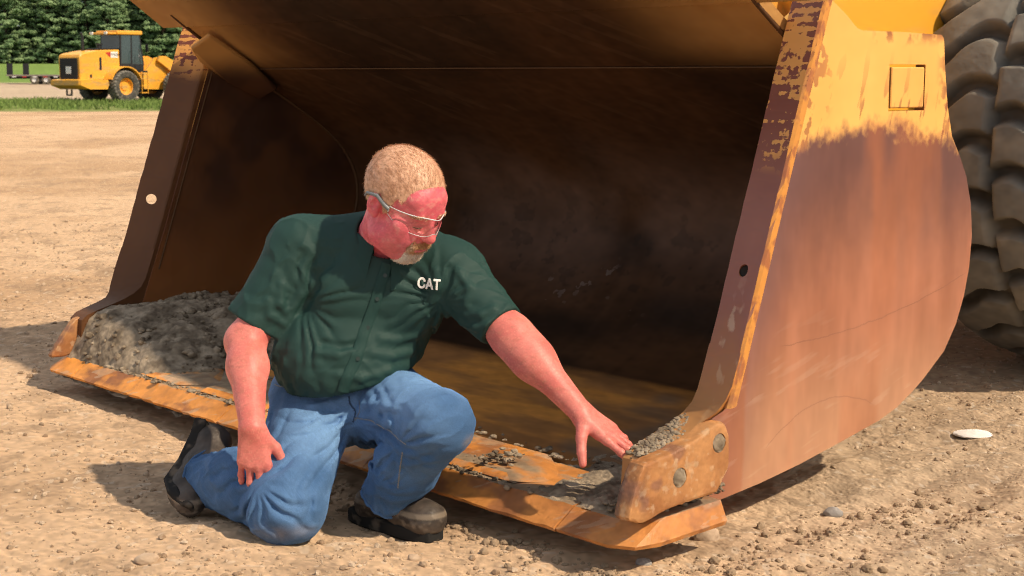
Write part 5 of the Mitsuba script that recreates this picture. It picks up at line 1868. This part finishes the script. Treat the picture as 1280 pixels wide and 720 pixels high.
# equipment trailer with ramps, about 165 m away
def trailer(key, label, ox, oy, ln, ramps, mat, white):
    tag(key, label, 'trailer')
    oz = float(ground_far(np.array(ox), np.array(oy)))

    def P(name, m, mt):
        v, f, _ = meshkit.arrays(m)
        return put(key + '__' + name, trimesh.Trimesh(v + [ox, oy, oz], f, process=False), mt, smooth=30)
    P('deck', far_box(0, ln, -1.2, 1.2, .82, .98), mat)
    P('frame_rail', cat([far_box(.1, ln + 1.2, y - .06, y + .06, .55, .82) for y in (-.6, .6)]), 'dark_paint_mat')
    for i, x in enumerate((ln * .52, ln * .52 + 1.25)):
        for s in (-1, 1):
            t = revolve_y([(-.14, .24), (-.15, .42), (-.12, .46), (.12, .46), (.15, .42), (.14, .24)], 24)
            r = revolve_y([(-.11, .25), (-.12, .27), (-.02, .2), (-.05, .001), (.05, .001), (.02, .2), (.12, .27), (.11, .25)], 20)
            for m in (t, r):
                m.apply_translation([x, s * 1.02, .46])
            w = P('wheel', r, 'white_decal_mat')
            v, f, _ = meshkit.arrays(t)
            scene[w + '__tyre'] = mikit.ply(trimesh.Trimesh(v + [ox, oy, oz], f, process=False), 'tyre_mat', smooth=40)
    for x in np.arange(.6, ln - .4, 1.1):
        P('reflector_strip', far_box(x, x + .45, -1.225, -1.2, .70, .80), 'red_decal_mat' if int(x * 10) % 2 else 'white_decal_mat')
    P('gooseneck', cat([far_box(ln, ln + 1.5, -.5, .5, .70, .95), far_box(ln + 1.2, ln + 1.6, -.35, .35, .3, 1.25)]), 'dark_paint_mat')
    if ramps:
        for y in (-.75, .45):
            P('loading_ramp', far_box(-.05 + (y > 0) * 1.35, .55 + (y > 0) * 1.35, y - .1, y + .1, .98, 2.15), 'dark_paint_mat')


scene['trailer_grey_mat'] = rough([.22, .19, .17], .6)
trailer('flatbed_trailer', 'dark low flatbed trailer with two upright ramps and white rims beyond the gravel road', -53.4, 165, 5.6, True, 'trailer_grey_mat', False)
trailer('flatbed_trailer_001', 'low trailer with a white deck, at the left picture edge beyond the road', -60.5, 163, 4.6, False, 'white_decal_mat', True)

# white pines: trunk and a crown of drooping needle sprays, several kinds
scene['pine_mat'] = procmat(lambda p, n, uv: mix([.130, .220, .098], [.240, .345, .165], smoothstep(.3, .7, fbm(p.x * .6, p.y * .6, p.z * .6, 3))), r=.7, spec=.15)
scene['bark_mat'] = rough([.07, .05, .035], .9)


def pine(seed, H, base_r):
    """whorls of arching limbs, each carrying fluffy needle tufts towards its end"""
    rg = np.random.default_rng(seed)
    trunk = tube([(0, 0, -.3), (0, 0, H * .3), (rg.normal(0, .15), rg.normal(0, .15), H * .7), (0, 0, H * .98)], [.26, .2, .11, .02], 8)
    limbs, C, N, S = [], [], [], []
    z = .5
    while z < H * .985:
        f = z / H
        ln = base_r * (1 - f) ** .62 * (.9 if f > .1 else .8) + .3
        nb = rg.integers(5, 8)
        a0 = rg.uniform(0, 6.28)
        for k in range(nb):
            a = a0 + k * 2 * np.pi / nb + rg.normal(0, .25)
            l = ln * rg.uniform(.55, 1.2)
            o = np.array([math.cos(a), math.sin(a), 0])
            rise = l * (.22 * f + .02) + rg.normal(0, .12)
            if k % 2 == 0:
                limbs.append(tube([(0, 0, z), o * l * .5 + [0, 0, z + rise * .3], o * l + [0, 0, z + rise]], [.05 * (1 - f) + .015, .03, .01], 4, caps=False))
            nt = max(2, int(l * 1.5))
            for t in np.linspace(.42, 1.0, nt):
                c = o * l * t + np.cross(o, [0, 0, 1]) * rg.normal(0, .22 * l * t) + [0, 0, z + rise * t * t + .12 * rg.normal()]
                r = rg.uniform(.38, .68) * (.6 + .4 * (1 - f))
                m = int(46 * r / .5)
                q = rg.normal(0, 1, (m, 3))
                q /= np.linalg.norm(q, axis=1, keepdims=True)
                q[:, 2] = np.abs(q[:, 2]) * rg.choice([1, 1, 1, -.6], m)
                rad = r * rg.uniform(.55, 1.05, (m, 1)) * np.array([1.15, 1.15, .62])
                C.append(c + q * rad)
                N.append(q * [.7, .7, 1.0] + [0, 0, .35] + o * .25)
                S.append(rg.uniform(.13, .25, m))
        z += rg.uniform(.60, .92)
    C, N, S = np.vstack(C), np.vstack(N), np.concatenate(S)
    n = len(C)
    V = []
    for q in range(2):
        pn = N + rg.normal(0, .38, (n, 3))
        pn /= np.linalg.norm(pn, axis=1, keepdims=True)
        d = np.cross(pn, rg.normal(0, 1, (n, 3)))
        d /= np.linalg.norm(d, axis=1, keepdims=True)
        s = np.cross(d, pn)
        w, l = (S * .42)[:, None], (S * 1.25)[:, None]
        c = C + rg.normal(0, .05, (n, 3))
        V.append(np.stack([c - d * l * .5, c + s * w, c + d * l, c - s * w], 1))
    V = np.concatenate(V).reshape(-1, 3)
    m = len(V) // 4
    F = (np.array([[0, 1, 2], [0, 2, 3]])[None] + (np.arange(m) * 4)[:, None, None]).reshape(-1, 3)
    return cat([trunk] + limbs), trimesh.Trimesh(V, F, process=False)


kinds = [pine(11, 19.0, 4.2), pine(12, 21.5, 4.6), pine(13, 17.5, 3.9), pine(14, 20.0, 4.9)]
for i, (tr, cr) in enumerate(kinds):
    scene[f'pine_kind_{i}'] = {'type': 'shapegroup', 'trunk': mikit.ply(tr, 'bark_mat', smooth=40), 'crown': mikit.ply(cr, 'pine_mat', smooth=False)}
rng = np.random.default_rng(21)
spots = []
for row, (yy, x0, x1, st) in enumerate(((236, -92, -34, 5.4), (242, -96, -30, 5.6), (249, -98, -28, 6.0), (257, -100, -26, 6.5))):
    for x in np.arange(x0, x1, st):
        spots.append((x + rng.normal(0, .7), yy + rng.normal(0, 1.0), row))
for i, (x, y, row) in enumerate(spots):
    nth = ('first', 'second', 'third', 'fourth', 'fifth', 'sixth', 'seventh', 'eighth', 'ninth', 'tenth', 'eleventh', 'twelfth')
    key = new_thing('pine_tree', f'{nth[min(i, 11)]} tall green pine from the left in the front row of the tree belt' if row == 0 else 'pine in the back rows of the tree belt, half hidden by the front pines', 'tree',
                    'pines in the front row of the tree belt' if row == 0 else 'pines in the back rows of the tree belt')
    s = rng.uniform(.9, 1.12)
    z = float(ground_far(np.array(x), np.array(y)))
    scene[key] = {'type': 'instance', 'g': {'type': 'ref', 'id': f'pine_kind_{rng.integers(0, 4)}'}, 'to_world': T().translate([x, y, z]).rotate([0, 0, 1], float(rng.uniform(0, 360))).scale([s, s, s * float(rng.uniform(.92, 1.08))])}

# a few single stones
rock(1.545, 5.03, .062, .22, 1, 'white_stone_mat', 'chalk white stone lying alone on the dirt to the right of the bucket')
rock(.90, 4.18, .026, .7, 2, 'grey_stone_mat', 'small blue grey stone on the dirt in front of the side plate')
rock(.515, 3.93, .034, .7, 3, 'tan_stone_mat', 'pinkish tan stone beside the near corner of the bucket')
rock(.33, 3.72, .020, .7, 4, 'grey_stone_mat', 'small dark stone in front of the near corner of the bucket')
rock(-.90, 3.66, .030, .55, 5, 'tan_stone_mat', 'flat tan stone at the bottom edge, left of the kneeling knee')
rock(-.245, 3.70, .016, .8, 6, 'tan_stone_mat', 'small pale stone in front of the flat boot')
